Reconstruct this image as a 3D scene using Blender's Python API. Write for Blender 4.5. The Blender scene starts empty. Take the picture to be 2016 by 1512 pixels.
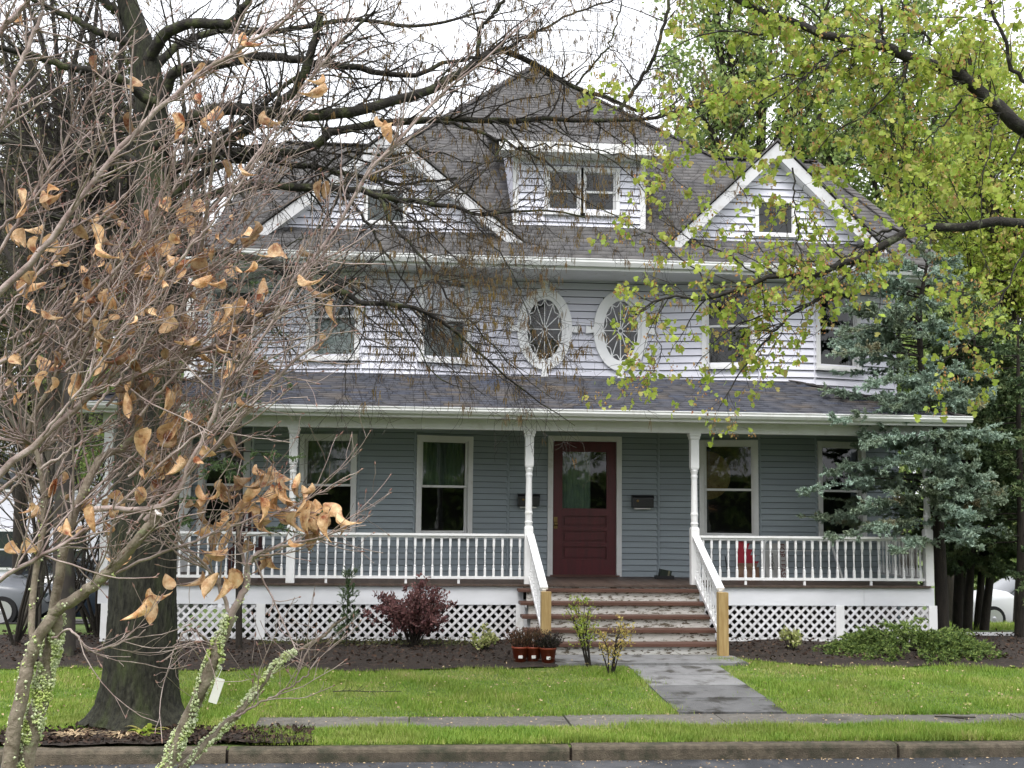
import bpy, math, random
import numpy as np
from mathutils import Matrix, Vector

random.seed(7)
rng = np.random.default_rng(11)
SC = bpy.context.scene
COL = SC.collection

# ------------------------------------------------------------------ camera
FPX, W0, H0 = 2400.0, 2016, 1512
YAW, PITCH, ROLL = math.radians(5.1), math.radians(5.72), math.radians(0.59)
CAM = np.array([0.0, -17.0, 1.9])
_fw = np.array([math.sin(YAW)*math.cos(PITCH), math.cos(YAW)*math.cos(PITCH), math.sin(PITCH)])
_r = np.array([math.cos(YAW), -math.sin(YAW), 0.0])
_u = np.cross(_r, _fw)
_r2 = math.cos(ROLL)*_r + math.sin(ROLL)*_u
_u2 = -math.sin(ROLL)*_r + math.cos(ROLL)*_u
cam = bpy.data.cameras.new('camera'); co = bpy.data.objects.new('camera', cam); COL.objects.link(co)
cam.sensor_width = 36.0; cam.lens = FPX/W0*36.0; cam.clip_start = 0.1; cam.clip_end = 2000
co.matrix_world = Matrix(((_r2[0], _u2[0], -_fw[0], CAM[0]), (_r2[1], _u2[1], -_fw[1], CAM[1]), (_r2[2], _u2[2], -_fw[2], CAM[2]), (0, 0, 0, 1)))
SC.camera = co

# ------------------------------------------------------------------ world, sun, exposure
SUN_EL, SUN_AZ = math.radians(58), math.radians(200)      # azimuth clockwise from +Y: high, behind the viewer's left shoulder
world = bpy.data.worlds.new('World'); SC.world = world; world.use_nodes = True
wn = world.node_tree; wn.nodes.clear()
sky = wn.nodes.new('ShaderNodeTexSky'); sky.sky_type = 'NISHITA'; sky.sun_disc = False
sky.sun_elevation = SUN_EL; sky.sun_rotation = SUN_AZ; sky.dust_density = 6.0; sky.air_density = 1.0
hs = wn.nodes.new('ShaderNodeHueSaturation'); hs.inputs['Saturation'].default_value = 0.2; hs.inputs['Value'].default_value = 1.0
mx = wn.nodes.new('ShaderNodeMix'); mx.data_type = 'RGBA'; mx.inputs[0].default_value = 0.8
# an even cloud layer, brighter overhead than at the horizon as overcast skies are
tc = wn.nodes.new('ShaderNodeTexCoord'); sx_ = wn.nodes.new('ShaderNodeSeparateXYZ'); mr = wn.nodes.new('ShaderNodeMapRange')
mr.inputs['From Min'].default_value = 0.0; mr.inputs['From Max'].default_value = 1.0
mr.inputs['To Min'].default_value = 7.0; mr.inputs['To Max'].default_value = 11.0
cm = wn.nodes.new('ShaderNodeMix'); cm.data_type = 'RGBA'; cm.blend_type = 'MULTIPLY'; cm.inputs[0].default_value = 1.0; cm.inputs[6].default_value = (0.955, 0.975, 1.03, 1)
wn.links.new(tc.outputs['Generated'], sx_.inputs[0]); wn.links.new(sx_.outputs['Z'], mr.inputs['Value']); wn.links.new(mr.outputs[0], cm.inputs[7])
wn.links.new(cm.outputs[2], mx.inputs[7])
bg = wn.nodes.new('ShaderNodeBackground'); bg.inputs['Strength'].default_value = 0.1
wo = wn.nodes.new('ShaderNodeOutputWorld')
wn.links.new(sky.outputs[0], hs.inputs['Color']); wn.links.new(hs.outputs[0], mx.inputs[6])
wn.links.new(mx.outputs[2], bg.inputs['Color']); wn.links.new(bg.outputs[0], wo.inputs['Surface'])
sl = bpy.data.lights.new('sun', 'SUN'); sl.energy = 1.2; sl.angle = math.radians(25); sl.color = (1.0, 0.97, 0.93)
so = bpy.data.objects.new('sun', sl); COL.objects.link(so)
_sd = Vector((math.sin(SUN_AZ)*math.cos(SUN_EL), math.cos(SUN_AZ)*math.cos(SUN_EL), math.sin(SUN_EL)))
so.rotation_euler = _sd.to_track_quat('Z', 'Y').to_euler(); so.location = (0, -10, 30)
SC.view_settings.view_transform = 'Standard'; SC.view_settings.look = 'None'; SC.view_settings.gamma = 1.0
SC.view_settings.exposure = 1.35
SC.view_settings.use_curve_mapping = False
SC.render.engine = 'CYCLES'
SC.cycles.max_bounces = 6; SC.cycles.diffuse_bounces = 3; SC.cycles.glossy_bounces = 3
SC.cycles.transmission_bounces = 4; SC.cycles.transparent_max_bounces = 8
SC.cycles.caustics_reflective = False; SC.cycles.caustics_refractive = False

# ------------------------------------------------------------------ helpers
WM = {}                                                     # world matrix of every object made here
def at(px, py, Y):
    """the point at world depth Y seen at photo pixel (px, py)"""
    d = _fw*FPX + _r2*(px-W0/2) - _u2*(py-H0/2)
    return CAM + d*((Y-CAM[1])/d[1])

def attach(o, parent=None, M=None):
    M = M if M is not None else Matrix.Identity(4)
    COL.objects.link(o)
    if parent is not None:
        o.parent = parent; o.matrix_parent_inverse = WM[parent.name].inverted()
    o.matrix_basis = M; WM[o.name] = M
    return o

def T(x, y, z, rz=0.0):
    return Matrix.Translation((x, y, z)) @ Matrix.Rotation(rz, 4, 'Z')

def tag(o, label=None, cat=None, group=None, kind=None):
    if label: o['label'] = label
    if cat: o['category'] = cat
    if group: o['group'] = group
    if kind: o['kind'] = kind
    return o

def thing(name, label, cat, loc, group=None, rz=0.0):
    o = bpy.data.objects.new(name, None); o.empty_display_size = 0.2
    attach(o, None, T(loc[0], loc[1], loc[2], rz))
    return tag(o, label, cat, group)

def np_mesh(name, V, F, mat=None, smooth=False, rnd=None):
    V = np.asarray(V, dtype=np.float32).reshape(-1, 3); F = np.asarray(F, dtype=np.int32)
    me = bpy.data.meshes.new(name); k = F.shape[1]
    me.vertices.add(len(V)); me.vertices.foreach_set('co', V.ravel())
    me.loops.add(F.size); me.loops.foreach_set('vertex_index', F.ravel())
    me.polygons.add(len(F)); me.polygons.foreach_set('loop_start', np.arange(0, F.size, k, dtype=np.int32))
    if smooth: me.polygons.foreach_set('use_smooth', np.ones(len(F), dtype=bool))
    if rnd is not None:
        a = me.attributes.new('rnd', 'FLOAT', 'POINT'); a.data.foreach_set('value', np.asarray(rnd, dtype=np.float32))
    me.update(calc_edges=True); me.validate()
    if mat: me.materials.append(mat)
    return me

class MB:
    """collects simple shapes, then makes one mesh"""
    def __init__(s): s.v = []; s.f = []
    def add(s, vs, fs):
        n = len(s.v); s.v += [tuple(map(float, p)) for p in vs]; s.f += [tuple(n+i for i in f) for f in fs]; return s
    def box(s, x0, x1, y0, y1, z0, z1):
        return s.add([(x0,y0,z0),(x1,y0,z0),(x1,y1,z0),(x0,y1,z0),(x0,y0,z1),(x1,y0,z1),(x1,y1,z1),(x0,y1,z1)],
                     [(0,3,2,1),(4,5,6,7),(0,1,5,4),(1,2,6,5),(2,3,7,6),(3,0,4,7)])
    def bar(s, a, b, w, h, up=(0, 0, 1)):
        a = np.array(a, float); b = np.array(b, float); d = (b-a)/np.linalg.norm(b-a)
        sd = np.cross(d, up); sd /= np.linalg.norm(sd); u = np.cross(sd, d); o = []
        for p in (a, b):
            for i, j in ((-1,-1),(1,-1),(1,1),(-1,1)): o.append(p+sd*w/2*i+u*h/2*j)
        return s.add(o, [(0,1,2,3),(7,6,5,4),(0,4,5,1),(1,5,6,2),(2,6,7,3),(3,7,4,0)])
    def lathe(s, prof, n=8, c=(0, 0), axis='Z', rot=0.0):
        vs = []
        for r, z in prof:
            for i in range(n):
                a = 2*math.pi*i/n+rot; vs.append((c[0]+r*math.cos(a), c[1]+r*math.sin(a), z))
        fs = [(j*n+i, j*n+(i+1) % n, (j+1)*n+(i+1) % n, (j+1)*n+i) for j in range(len(prof)-1) for i in range(n)]
        fs += [tuple(range(n-1, -1, -1)), tuple((len(prof)-1)*n+i for i in range(n))]
        return s.add(vs, fs)
    def poly(s, pts): return s.add(pts, [tuple(range(len(pts)))])
    def prism(s, pts, d):
        """a flat polygon given thickness by the vector d"""
        n = len(pts); d = np.array(d, float); q = [np.array(p, float)+d for p in pts]
        return s.add(list(pts)+q, [tuple(range(n)), tuple(range(2*n-1, n-1, -1))]+[(i, i+n, (i+1) % n+n, (i+1) % n) for i in range(n)])
    def mesh(s, name, mat, smooth=False):
        me = bpy.data.meshes.new(name); me.from_pydata(s.v, [], s.f)
        if smooth: me.polygons.foreach_set('use_smooth', [True]*len(me.polygons))
        me.materials.append(mat); me.update()
        import bmesh
        bm = bmesh.new(); bm.from_mesh(me); bmesh.ops.recalc_face_normals(bm, faces=bm.faces); bm.to_mesh(me); bm.free()
        return me
    def build(s, name, mat, parent=None, M=None, smooth=False):
        return attach(bpy.data.objects.new(name, s.mesh(name, mat, smooth)), parent, M)

def put(name, me, parent=None, M=None):
    return attach(bpy.data.objects.new(name, me), parent, M)

def copy_tree(root, M, label=None):
    r = root.copy(); COL.objects.link(r); r.matrix_basis = M; WM[r.name] = M
    if label: r['label'] = label
    for ch in root.children:
        c = ch.copy(); COL.objects.link(c); c.parent = r; c.matrix_parent_inverse = ch.matrix_parent_inverse
        for g in ch.children:
            d = g.copy(); COL.objects.link(d); d.parent = c; d.matrix_parent_inverse = g.matrix_parent_inverse
    return r

# ------------------------------------------------------------------ materials
def mk(name, c1, c2=None, scale=4.0, rough=0.75, c3=None, scale3=1.5, t3=(0.5, 0.62), bump=0.0, bscale=40.0, stretch=(1, 1, 1),
       rnd=None, trans=0.0, spec=0.3, objvar=0.0, metal=0.0, detail=6.0, t2=(0.35, 0.65), rough3=None):
    m = bpy.data.materials.new(name); m.use_nodes = True; nt = m.node_tree; N = nt.nodes; L = nt.links
    b = N['Principled BSDF']; b.inputs['Roughness'].default_value = rough; b.inputs['Specular IOR Level'].default_value = spec
    b.inputs['Metallic'].default_value = metal
    geo = N.new('ShaderNodeNewGeometry'); mp = N.new('ShaderNodeMapping'); mp.inputs['Scale'].default_value = stretch
    L.new(geo.outputs['Position'], mp.inputs['Vector'])
    def noise(sc, det=detail):
        n = N.new('ShaderNodeTexNoise'); n.inputs['Scale'].default_value = sc; n.inputs['Detail'].default_value = det
        n.inputs['Roughness'].default_value = 0.62; L.new(mp.outputs[0], n.inputs['Vector']); return n
    def ramp(a, bb, src):
        r = N.new('ShaderNodeMapRange'); r.inputs['From Min'].default_value = a; r.inputs['From Max'].default_value = bb
        L.new(src, r.inputs['Value']); return r.outputs['Result']
    def mix(f, a, bb):
        x = N.new('ShaderNodeMix'); x.data_type = 'RGBA'
        if hasattr(f, 'links'): L.new(f, x.inputs[0])
        else: x.inputs[0].default_value = f
        for i, c in ((6, a), (7, bb)):
            if hasattr(c, 'links'): L.new(c, x.inputs[i])
            else: x.inputs[i].default_value = (*c, 1)
        return x.outputs[2]
    col = None
    if rnd:                                                  # a list of colours spread over a per-piece random number
        at_ = N.new('ShaderNodeAttribute'); at_.attribute_name = 'rnd'
        cr = N.new('ShaderNodeValToRGB'); e = cr.color_ramp.elements
        e[0].position = 0; e[0].color = (*rnd[0], 1); e[1].position = 1; e[1].color = (*rnd[-1], 1)
        for i in range(1, len(rnd)-1):
            k = e.new(i/(len(rnd)-1)); k.color = (*rnd[i], 1)
        L.new(at_.outputs['Fac'], cr.inputs['Fac']); col = cr.outputs['Color']
        if c2 is not None: col = mix(ramp(t2[0], t2[1], noise(scale).outputs['Fac']), col, c2)
    elif c2 is not None:
        col = mix(ramp(t2[0], t2[1], noise(scale).outputs['Fac']), c1, c2)
    if c3 is not None:
        f3 = ramp(t3[0], t3[1], noise(scale3, 9.0).outputs['Fac'])
        col = mix(f3, col if col is not None else c1, c3)
        if rough3 is not None:
            rr = N.new('ShaderNodeMapRange'); rr.inputs['To Min'].default_value = rough; rr.inputs['To Max'].default_value = rough3
            L.new(f3, rr.inputs['Value']); L.new(rr.outputs[0], b.inputs['Roughness'])
    if objvar:
        oi = N.new('ShaderNodeObjectInfo'); h = N.new('ShaderNodeHueSaturation')
        r = N.new('ShaderNodeMapRange'); r.inputs['To Min'].default_value = 1-objvar; r.inputs['To Max'].default_value = 1+objvar
        L.new(oi.outputs['Random'], r.inputs['Value']); L.new(r.outputs[0], h.inputs['Value'])
        if col is None: h.inputs['Color'].default_value = (*c1, 1)
        else: L.new(col, h.inputs['Color'])
        col = h.outputs[0]
    if col is None: b.inputs['Base Color'].default_value = (*c1, 1)
    else: L.new(col, b.inputs['Base Color'])
    if bump:
        n = noise(bscale, 8.0); bp = N.new('ShaderNodeBump'); bp.inputs['Strength'].default_value = bump; bp.inputs['Distance'].default_value = 0.02
        L.new(n.outputs['Fac'], bp.inputs['Height']); L.new(bp.outputs[0], b.inputs['Normal'])
    if trans:
        t = N.new('ShaderNodeBsdfTranslucent'); ms = N.new('ShaderNodeMixShader'); ms.inputs[0].default_value = trans
        if col is None: t.inputs['Color'].default_value = (*c1, 1)
        else: L.new(col, t.inputs['Color'])
        out = N['Material Output']; L.new(b.outputs[0], ms.inputs[1]); L.new(t.outputs[0], ms.inputs[2]); L.new(ms.outputs[0], out.inputs['Surface'])
    return m

def glass_mat(name, tint, refl):
    m = bpy.data.materials.new(name); m.use_nodes = True; nt = m.node_tree; N = nt.nodes; L = nt.links
    N.remove(N['Principled BSDF']); out = N['Material Output']
    tr = N.new('ShaderNodeBsdfTransparent'); tr.inputs['Color'].default_value = (*tint, 1)
    gl = N.new('ShaderNodeBsdfGlossy'); gl.inputs['Roughness'].default_value = 0.02
    geo = N.new('ShaderNodeNewGeometry'); n = N.new('ShaderNodeTexNoise'); n.inputs['Scale'].default_value = 1.3
    bp = N.new('ShaderNodeBump'); bp.inputs['Strength'].default_value = 0.12; bp.inputs['Distance'].default_value = 0.02
    L.new(geo.outputs['Position'], n.inputs['Vector']); L.new(n.outputs['Fac'], bp.inputs['Height']); L.new(bp.outputs[0], gl.inputs['Normal'])
    fr = N.new('ShaderNodeFresnel'); fr.inputs['IOR'].default_value = 1.5
    mu = N.new('ShaderNodeMath'); mu.operation = 'MULTIPLY'; mu.inputs[1].default_value = refl; mu.use_clamp = True
    ms = N.new('ShaderNodeMixShader'); L.new(fr.outputs[0], mu.inputs[0]); L.new(mu.outputs[0], ms.inputs[0])
    L.new(tr.outputs[0], ms.inputs[1]); L.new(gl.outputs[0], ms.inputs[2]); L.new(ms.outputs[0], out.inputs['Surface'])
    return m

M = {}
M['siding_up'] = mk('white_vinyl_siding', (0.70, 0.70, 0.775), (0.64, 0.64, 0.71), 2.0, 0.5, objvar=0.03, bump=0.05, bscale=60, stretch=(.3, .3, 3))
M['siding_lo'] = mk('blue_grey_siding', (0.295, 0.34, 0.37), (0.268, 0.308, 0.336), 3.0, 0.55, objvar=0.05, bump=0.05, bscale=60, stretch=(.3, .3, 3))
M['backing'] = mk('lap_shadow_backing', (0.05, 0.05, 0.055))  # near-black colour shows between clapboards in place of their lap shadow
M['trim'] = mk('white_trim_paint', (0.74, 0.74, 0.745), (0.67, 0.67, 0.665), 3.0, 0.5, c3=(0.55, 0.54, 0.50), scale3=5.0, t3=(0.6, 0.75), bump=0.04)
M['trim_dull'] = mk('dull_rake_paint', (0.56, 0.56, 0.57), (0.49, 0.49, 0.50), 3.0, 0.55, c3=(0.40, 0.39, 0.37), scale3=4.0, t3=(0.55, 0.7))
M['trim_bright'] = mk('shade_lifted_white', (0.88, 0.88, 0.88), (0.82, 0.82, 0.82), 3.0, 0.45)  # whiter than the trim to offset the soffit shade on the oval frames
M['gutter'] = mk('white_aluminium_gutter', (0.80, 0.80, 0.80), (0.72, 0.72, 0.71), 2.0, 0.35, c3=(0.45, 0.43, 0.38), scale3=3.0, t3=(0.6, 0.8), stretch=(1, 1, .3))
M['peel'] = mk('peeling_white_paint', (0.58, 0.57, 0.54), (0.40, 0.385, 0.35), 9.0, 0.6, c3=(0.11, 0.09, 0.065), scale3=26, t3=(0.545, 0.57), stretch=(.5, 1, 1.6), bump=0.3, bscale=30)
M['fascia'] = mk('weathered_white_board', (0.66, 0.67, 0.70), (0.58, 0.59, 0.61), 2.5, 0.55, c3=(0.25, 0.22, 0.19), scale3=3.2, t3=(0.70, 0.72), stretch=(.5, 1, 1.5))
M['lattice'] = mk('white_lattice_wood', (0.64, 0.64, 0.66), (0.54, 0.53, 0.53), 6.0, 0.6, objvar=0.05)
M['tread'] = mk('stained_tread_wood', (0.11, 0.055, 0.04), (0.07, 0.036, 0.026), 6.0, 0.5, stretch=(.25, 2, 2), c3=(0.16, 0.12, 0.09), scale3=3, t3=(0.6, 0.7), bump=0.15)
M['deck'] = mk('brown_deck_boards', (0.085, 0.062, 0.05), (0.06, 0.042, 0.034), 6.0, 0.5, stretch=(2, .3, 1), objvar=0.18)
M['newel'] = mk('raw_pine_post', (0.40, 0.29, 0.13), (0.29, 0.19, 0.075), 9.0, 0.6, stretch=(3, 3, .35), bump=0.1)
M['door'] = mk('mahogany_door', (0.088, 0.006, 0.012), (0.058, 0.004, 0.008), 5.0, 0.4, stretch=(3, 3, .4), spec=0.5)
M['brass'] = mk('dull_brass', (0.25, 0.17, 0.07), (0.16, 0.1, 0.04), 20, 0.4, metal=0.8)
M['black'] = mk('black_metal', (0.012, 0.012, 0.014), rough=0.35, spec=0.5)
M['paper'] = mk('white_paper', (0.72, 0.71, 0.68), rough=0.8)
M['shingle'] = mk('asphalt_shingle', (0.1, 0.1, 0.1), (0.108, 0.103, 0.10), 1.2, 0.9, rnd=[(0.072, 0.07, 0.072), (0.115, 0.111, 0.112), (0.092, 0.09, 0.096), (0.14, 0.132, 0.128)], bump=0.4, bscale=160)
M['shingle_porch'] = mk('porch_roof_shingle', (0.1, 0.1, 0.1), (0.06, 0.064, 0.08), 1.1, 0.8, rnd=[(0.05, 0.051, 0.06), (0.10, 0.088, 0.076), (0.052, 0.062, 0.095), (0.085, 0.08, 0.084), (0.13, 0.103, 0.075)], bump=0.4, bscale=160)
M['ridge'] = mk('ridge_cap_shingle', (0.085, 0.078, 0.075), (0.06, 0.055, 0.055), 6, 0.9)
M['glass'] = glass_mat('window_glass', (0.72, 0.80, 0.77), 1.5)
M['glass_sky'] = glass_mat('sky_boosted_glass', (0.72, 0.80, 0.80), 4.2)  # reflectivity boosted so the upper left panes take on the sky's brightness
M['blind'] = mk('pale_blind', (0.50, 0.50, 0.50), (0.42, 0.42, 0.43), 3, 0.7)
M['curtain'] = mk('sheer_curtain', (0.20, 0.25, 0.20), (0.11, 0.15, 0.12), 7, 0.9, stretch=(3, 3, .3))
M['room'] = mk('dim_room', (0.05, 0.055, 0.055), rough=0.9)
M['asphalt'] = mk('asphalt', (0.045, 0.048, 0.054), (0.032, 0.034, 0.039), 30.0, 0.75, c3=(0.075, 0.076, 0.082), scale3=1.6, t3=(0.5, 0.62), bump=0.5, bscale=220)
M['kerb'] = mk('kerb_concrete', (0.145, 0.12, 0.086), (0.08, 0.066, 0.048), 14.0, 0.9, c3=(0.05, 0.05, 0.032), scale3=4, t3=(0.5, 0.64), bump=0.9, bscale=90, objvar=0.08)
M['walk'] = mk('sidewalk_concrete', (0.15, 0.14, 0.122), (0.10, 0.093, 0.082), 16.0, 0.9, c3=(0.07, 0.065, 0.055), scale3=2.6, t3=(0.52, 0.66), bump=0.5, bscale=120, objvar=0.18)
M['slate'] = mk('bluestone_slab', (0.20, 0.20, 0.20), (0.14, 0.14, 0.14), 5.0, 0.6, c3=(0.055, 0.052, 0.046), scale3=3.2, t3=(0.52, 0.62), bump=0.5, bscale=60, objvar=0.35)
M['soil'] = mk('lawn_soil', (0.095, 0.14, 0.03), (0.075, 0.11, 0.028), 5.0, 0.95, bump=0.4, bscale=80)
M['mulch'] = mk('dark_mulch', (0.034, 0.025, 0.019), (0.02, 0.015, 0.012), 14.0, 0.95, c3=(0.07, 0.048, 0.035), scale3=9, t3=(0.55, 0.7), bump=1.0, bscale=60)
M['chip'] = mk('bark_chip', (0.05, 0.03, 0.02), rough=0.95, rnd=[(0.02, 0.014, 0.011), (0.045, 0.026, 0.018), (0.025, 0.019, 0.015), (0.09, 0.055, 0.035)])
M['grass'] = mk('grass_blade', (0.1, 0.2, 0.03), (0.22, 0.26, 0.06), 1.1, 0.6, rnd=[(0.14, 0.25, 0.03), (0.20, 0.31, 0.04), (0.25, 0.34, 0.055), (0.30, 0.36, 0.08), (0.40, 0.38, 0.15)], trans=0.4, t2=(0.5, 0.75))
M['driveway'] = mk('driveway_asphalt', (0.09, 0.085, 0.08), (0.07, 0.066, 0.063), 8, 0.9)
M['foundation'] = mk('foundation_stone', (0.13, 0.11, 0.1), (0.09, 0.08, 0.075), 5, 0.9)
# ------------------------------------------------------------------ ground, road, kerb, pavements
def gz(x, y):
    if y >= 2: return -0.085*(min(y, 20.0)-2)
    if y >= -2: return 0.0
    if y >= -4.9: return -0.12*(-2-y)/2.9
    if y >= -6.4: return -0.125
    if y >= -12.7: return -0.25
    return -0.1
prof = [(-120, -.1), (-12.75, -.1), (-12.74, -.32), (-6.40, -.32), (-6.39, -.145), (-5.72, -.15), (-5.70, -.19), (-4.90, -.19), (-4.88, -.122), (-2, 0), (2, 0), (20, -1.53), (320, -1.53)]
mb = MB()
xs = [-260, -40, -12, -6, 0, 6, 12, 40, 260]
for y, z in prof:
    for x in xs: mb.v.append((x, y, z))
nx = len(xs)
for j in range(len(prof)-1):
    for i in range(nx-1): mb.f.append((j*nx+i, j*nx+i+1, (j+1)*nx+i+1, (j+1)*nx+i))
tag(mb.build('ground', M['soil']), kind='structure')
road = tag(MB().add([(-150, -12.6, -.25), (150, -12.6, -.25), (150, -6.44, -.25), (-150, -6.44, -.25)], [(0, 1, 2, 3)]).build('road', M['asphalt']), kind='structure')
# kerbs: separate stones with open joints
def kerb_mesh(L, flip):
    p = [(0, -.34), (0, -.165), (.012, -.142), (.03, -.133), (.15, -.131), (.15, -.34)]
    if flip: p = [(-a, b) for a, b in p]
    n = len(p); vs = [(0, a, b) for a, b in p]+[(L, a, b) for a, b in p]
    m_ = MB().add(vs, [tuple(range(n)), tuple(range(2*n-1, n-1, -1))]+[(i, i+n, (i+1) % n+n, (i+1) % n) for i in range(n)])
    return m_.mesh('kerb_stone', M['kerb'])
for nm, y0, fl in (('kerb', -6.45, False), ('near_kerb', -12.6, True)):
    k = bpy.data.objects.new(nm, None); attach(k, None, T(0, y0, -.3)); tag(k, kind='structure')
    me = kerb_mesh(2.855, fl)
    if not fl: MB().box(-16, 16, -6.425, -6.32, -.34, -.152).build('kerb_backing', M['mulch'], k)  # dark strip behind the stones, showing in the open joints
    for i in range(-6, 7):
        if fl and abs(i) > 3: continue
        put('kerb_stone', me, k, T(1.49+2.88*i, y0+random.uniform(-.006, .006), random.uniform(-.008, .006)))
sw = bpy.data.objects.new('sidewalk', None); attach(sw, None, T(0, -5.2, -.14)); tag(sw, kind='structure')
me = MB().box(0, 1.485, -5.66, -4.93, -.30, -.128).mesh('sidewalk_slab', M['walk'])
for i in range(-1, 9): put('slab', me, sw, T(.12+1.5*i, 0, random.uniform(-.008, .012)))
fp = bpy.data.objects.new('front_path', None); attach(fp, None, T(3.3, -3, 0)); tag(fp, kind='structure')
for a, b in ((-4.9, -4.22), (-4.205, -3.5), (-3.485, -2.86), (-2.845, -2.22)):
    za_, zb_ = gz(0, a)+.012, gz(0, b)+.012
    MB().add([(2.76, a, za_+random.uniform(-.003, .006)), (3.86, a, za_+random.uniform(-.003, .006)), (3.86, b, zb_), (2.76, b, zb_), (2.76, a, -.4), (3.86, a, -.4), (3.86, b, -.4), (2.76, b, -.4)],
             [(0, 1, 2, 3), (4, 7, 6, 5), (0, 4, 5, 1), (1, 5, 6, 2), (2, 6, 7, 3), (3, 7, 4, 0)]).build('path_slab', M['slate'], fp)
MB().box(1.88, 4.25, -2.205, -1.40, -.2, .03).build('landing_slab', M['slate'], fp)
# planting beds: low uneven mulch mounds
def bed(name, pts_front, y_back, hump=.07, taper=False):
    """pts_front: (x, y) along the lawn side; a gently lumpy sheet back to y_back"""
    xs_ = np.linspace(pts_front[0][0], pts_front[-1][0], 60); fx = [p[0] for p in pts_front]; fy = [p[1] for p in pts_front]
    V = []; F = []; n = 12
    for i, x in enumerate(xs_):
        yf = np.interp(x, fx, fy)+0.05*math.sin(x*3.1)+0.04*math.sin(x*7.7+1)
        for j in range(n+1):
            t = j/n; yb_ = y_back if not taper else yf+.02+(y_back-yf)*max(0, math.sin(math.pi*(i+.5)/60))**.6; y = yf+(yb_-yf)*t
            V.append((x, y, gz(x, y)+0.012+hump*min(1, 4*t*(1-t)+.15*(t > .5))*(.7+.3*math.sin(x*5+y*4))*(0 if j == 0 else 1)+0.012*random.random()))
    for i in range(59):
        for j in range(n): a = i*(n+1)+j; F.append((a, a+n+1, a+n+2, a+1))
    return tag(put(name, np_mesh(name, V, F, M['mulch'], True)), kind='structure')
bed('mulch_bed', [(-6.5, -2.2), (-4.2, -2.35), (-2, -2.5), (0, -2.55), (1.9, -2.3)], 1.0)
bed('mulch_bed', [(4.22, -1.75), (5, -2.3), (6.6, -2.35), (8.2, -2.4), (10.5, -1.9)], 1.2)
bed('mulch_bed', [(-3.9, -6.29), (-3, -6.295), (-1.6, -6.295), (-.7, -6.295)], -5.7, .012, True)
tag(MB().box(7.78, 13.5, .92, 1.02, -.05, .075).build('bed_edging', M['trim']), 'long white edging board along the bed beside the conifer trunks', 'edging')
tag(MB().add([(8.5, 12.5, -.89+.02), (40, 12.5, -.87), (40, 24, -1.5), (8.5, 24, -1.5)], [(0, 1, 2, 3)]).build('driveway', M['driveway']), kind='structure')
tag(MB().add([(-40, 8.5, -.53), (-5.2, 8.5, -.53), (-5.2, 20, -1.5), (-40, 20, -1.5)], [(0, 1, 2, 3)]).build('driveway', M['driveway']), kind='structure')

# ------------------------------------------------------------------ the house
house = thing('house', 'two-storey house with white upper siding, blue-grey porch wall and two oval windows', 'house', (2.83, 1.9, 0))
def empty_part(name, parent):
    o = bpy.data.objects.new(name, None); attach(o, parent, WM[parent.name]); return o

# one clapboard, unit length and unit height, thicker at its lower edge
plank_me = {}
for key, TK in (('siding_up', -.032), ('siding_lo', -.028)):
    plank_me[key] = MB().add([(0, 0, 0), (1, 0, 0), (1, TK, 0), (0, TK, 0), (0, 0, 1), (1, 0, 1), (1, -.005, 1), (0, -.005, 1)],
                             [(0, 1, 2, 3), (7, 6, 5, 4), (3, 2, 6, 7), (0, 4, 5, 1), (1, 5, 6, 2), (0, 3, 7, 4)]).mesh('siding_plank', M[key])
def plank(parent, key, Mw, u0, u1, z0, h):
    put('siding_plank', plank_me[key], parent, Mw @ Matrix.Translation((u0, 0, z0)) @ Matrix.Diagonal((u1-u0, 1, h, 1)))

def wall_seg(parent, key, p0, p1, z0, z1, exp_, openings=()):
    """a stretch of wall: backing sheet with openings, clapboards laid course by course"""
    dx, dy = p1[0]-p0[0], p1[1]-p0[1]; L = math.hypot(dx, dy); Mw = T(p0[0], p0[1], 0, math.atan2(dy, dx))
    mb = MB(); us = sorted({0.0, L}|{u for o in openings for u in o[:2]})
    for a, b in zip(us[:-1], us[1:]):
        cuts = sorted([(o[2], o[3]) for o in openings if o[0] < (a+b)/2 < o[1]]); z = z0
        for ca, cb in cuts:
            if ca > z: mb.box(a, b, .002, .09, z, ca)
            z = cb
        if z < z1: mb.box(a, b, .002, .09, z, z1)
    w = mb.build('wall', M['backing'], house, Mw)
    n = int(round((z1-z0)/exp_))
    for i in range(n):
        za = z0+i*exp_; zc = za+exp_/2; segs = [(0.0, L)]
        for o in openings:
            if o[2] < zc < o[3]:
                new = []
                for a, b in segs:
                    if o[0] > a: new.append((a, min(b, o[0])))
                    if o[1] < b: new.append((max(a, o[1]), b))
                segs = [s for s in new if s[1]-s[0] > .02]
        for a, b in segs:
            if b-a > .02: plank(w, key, Mw, a, b, za, exp_*(.90 if key == 'siding_up' else .93))  # gap above each plank bares the dark backing, drawing the lap shadow
    return w, Mw

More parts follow.
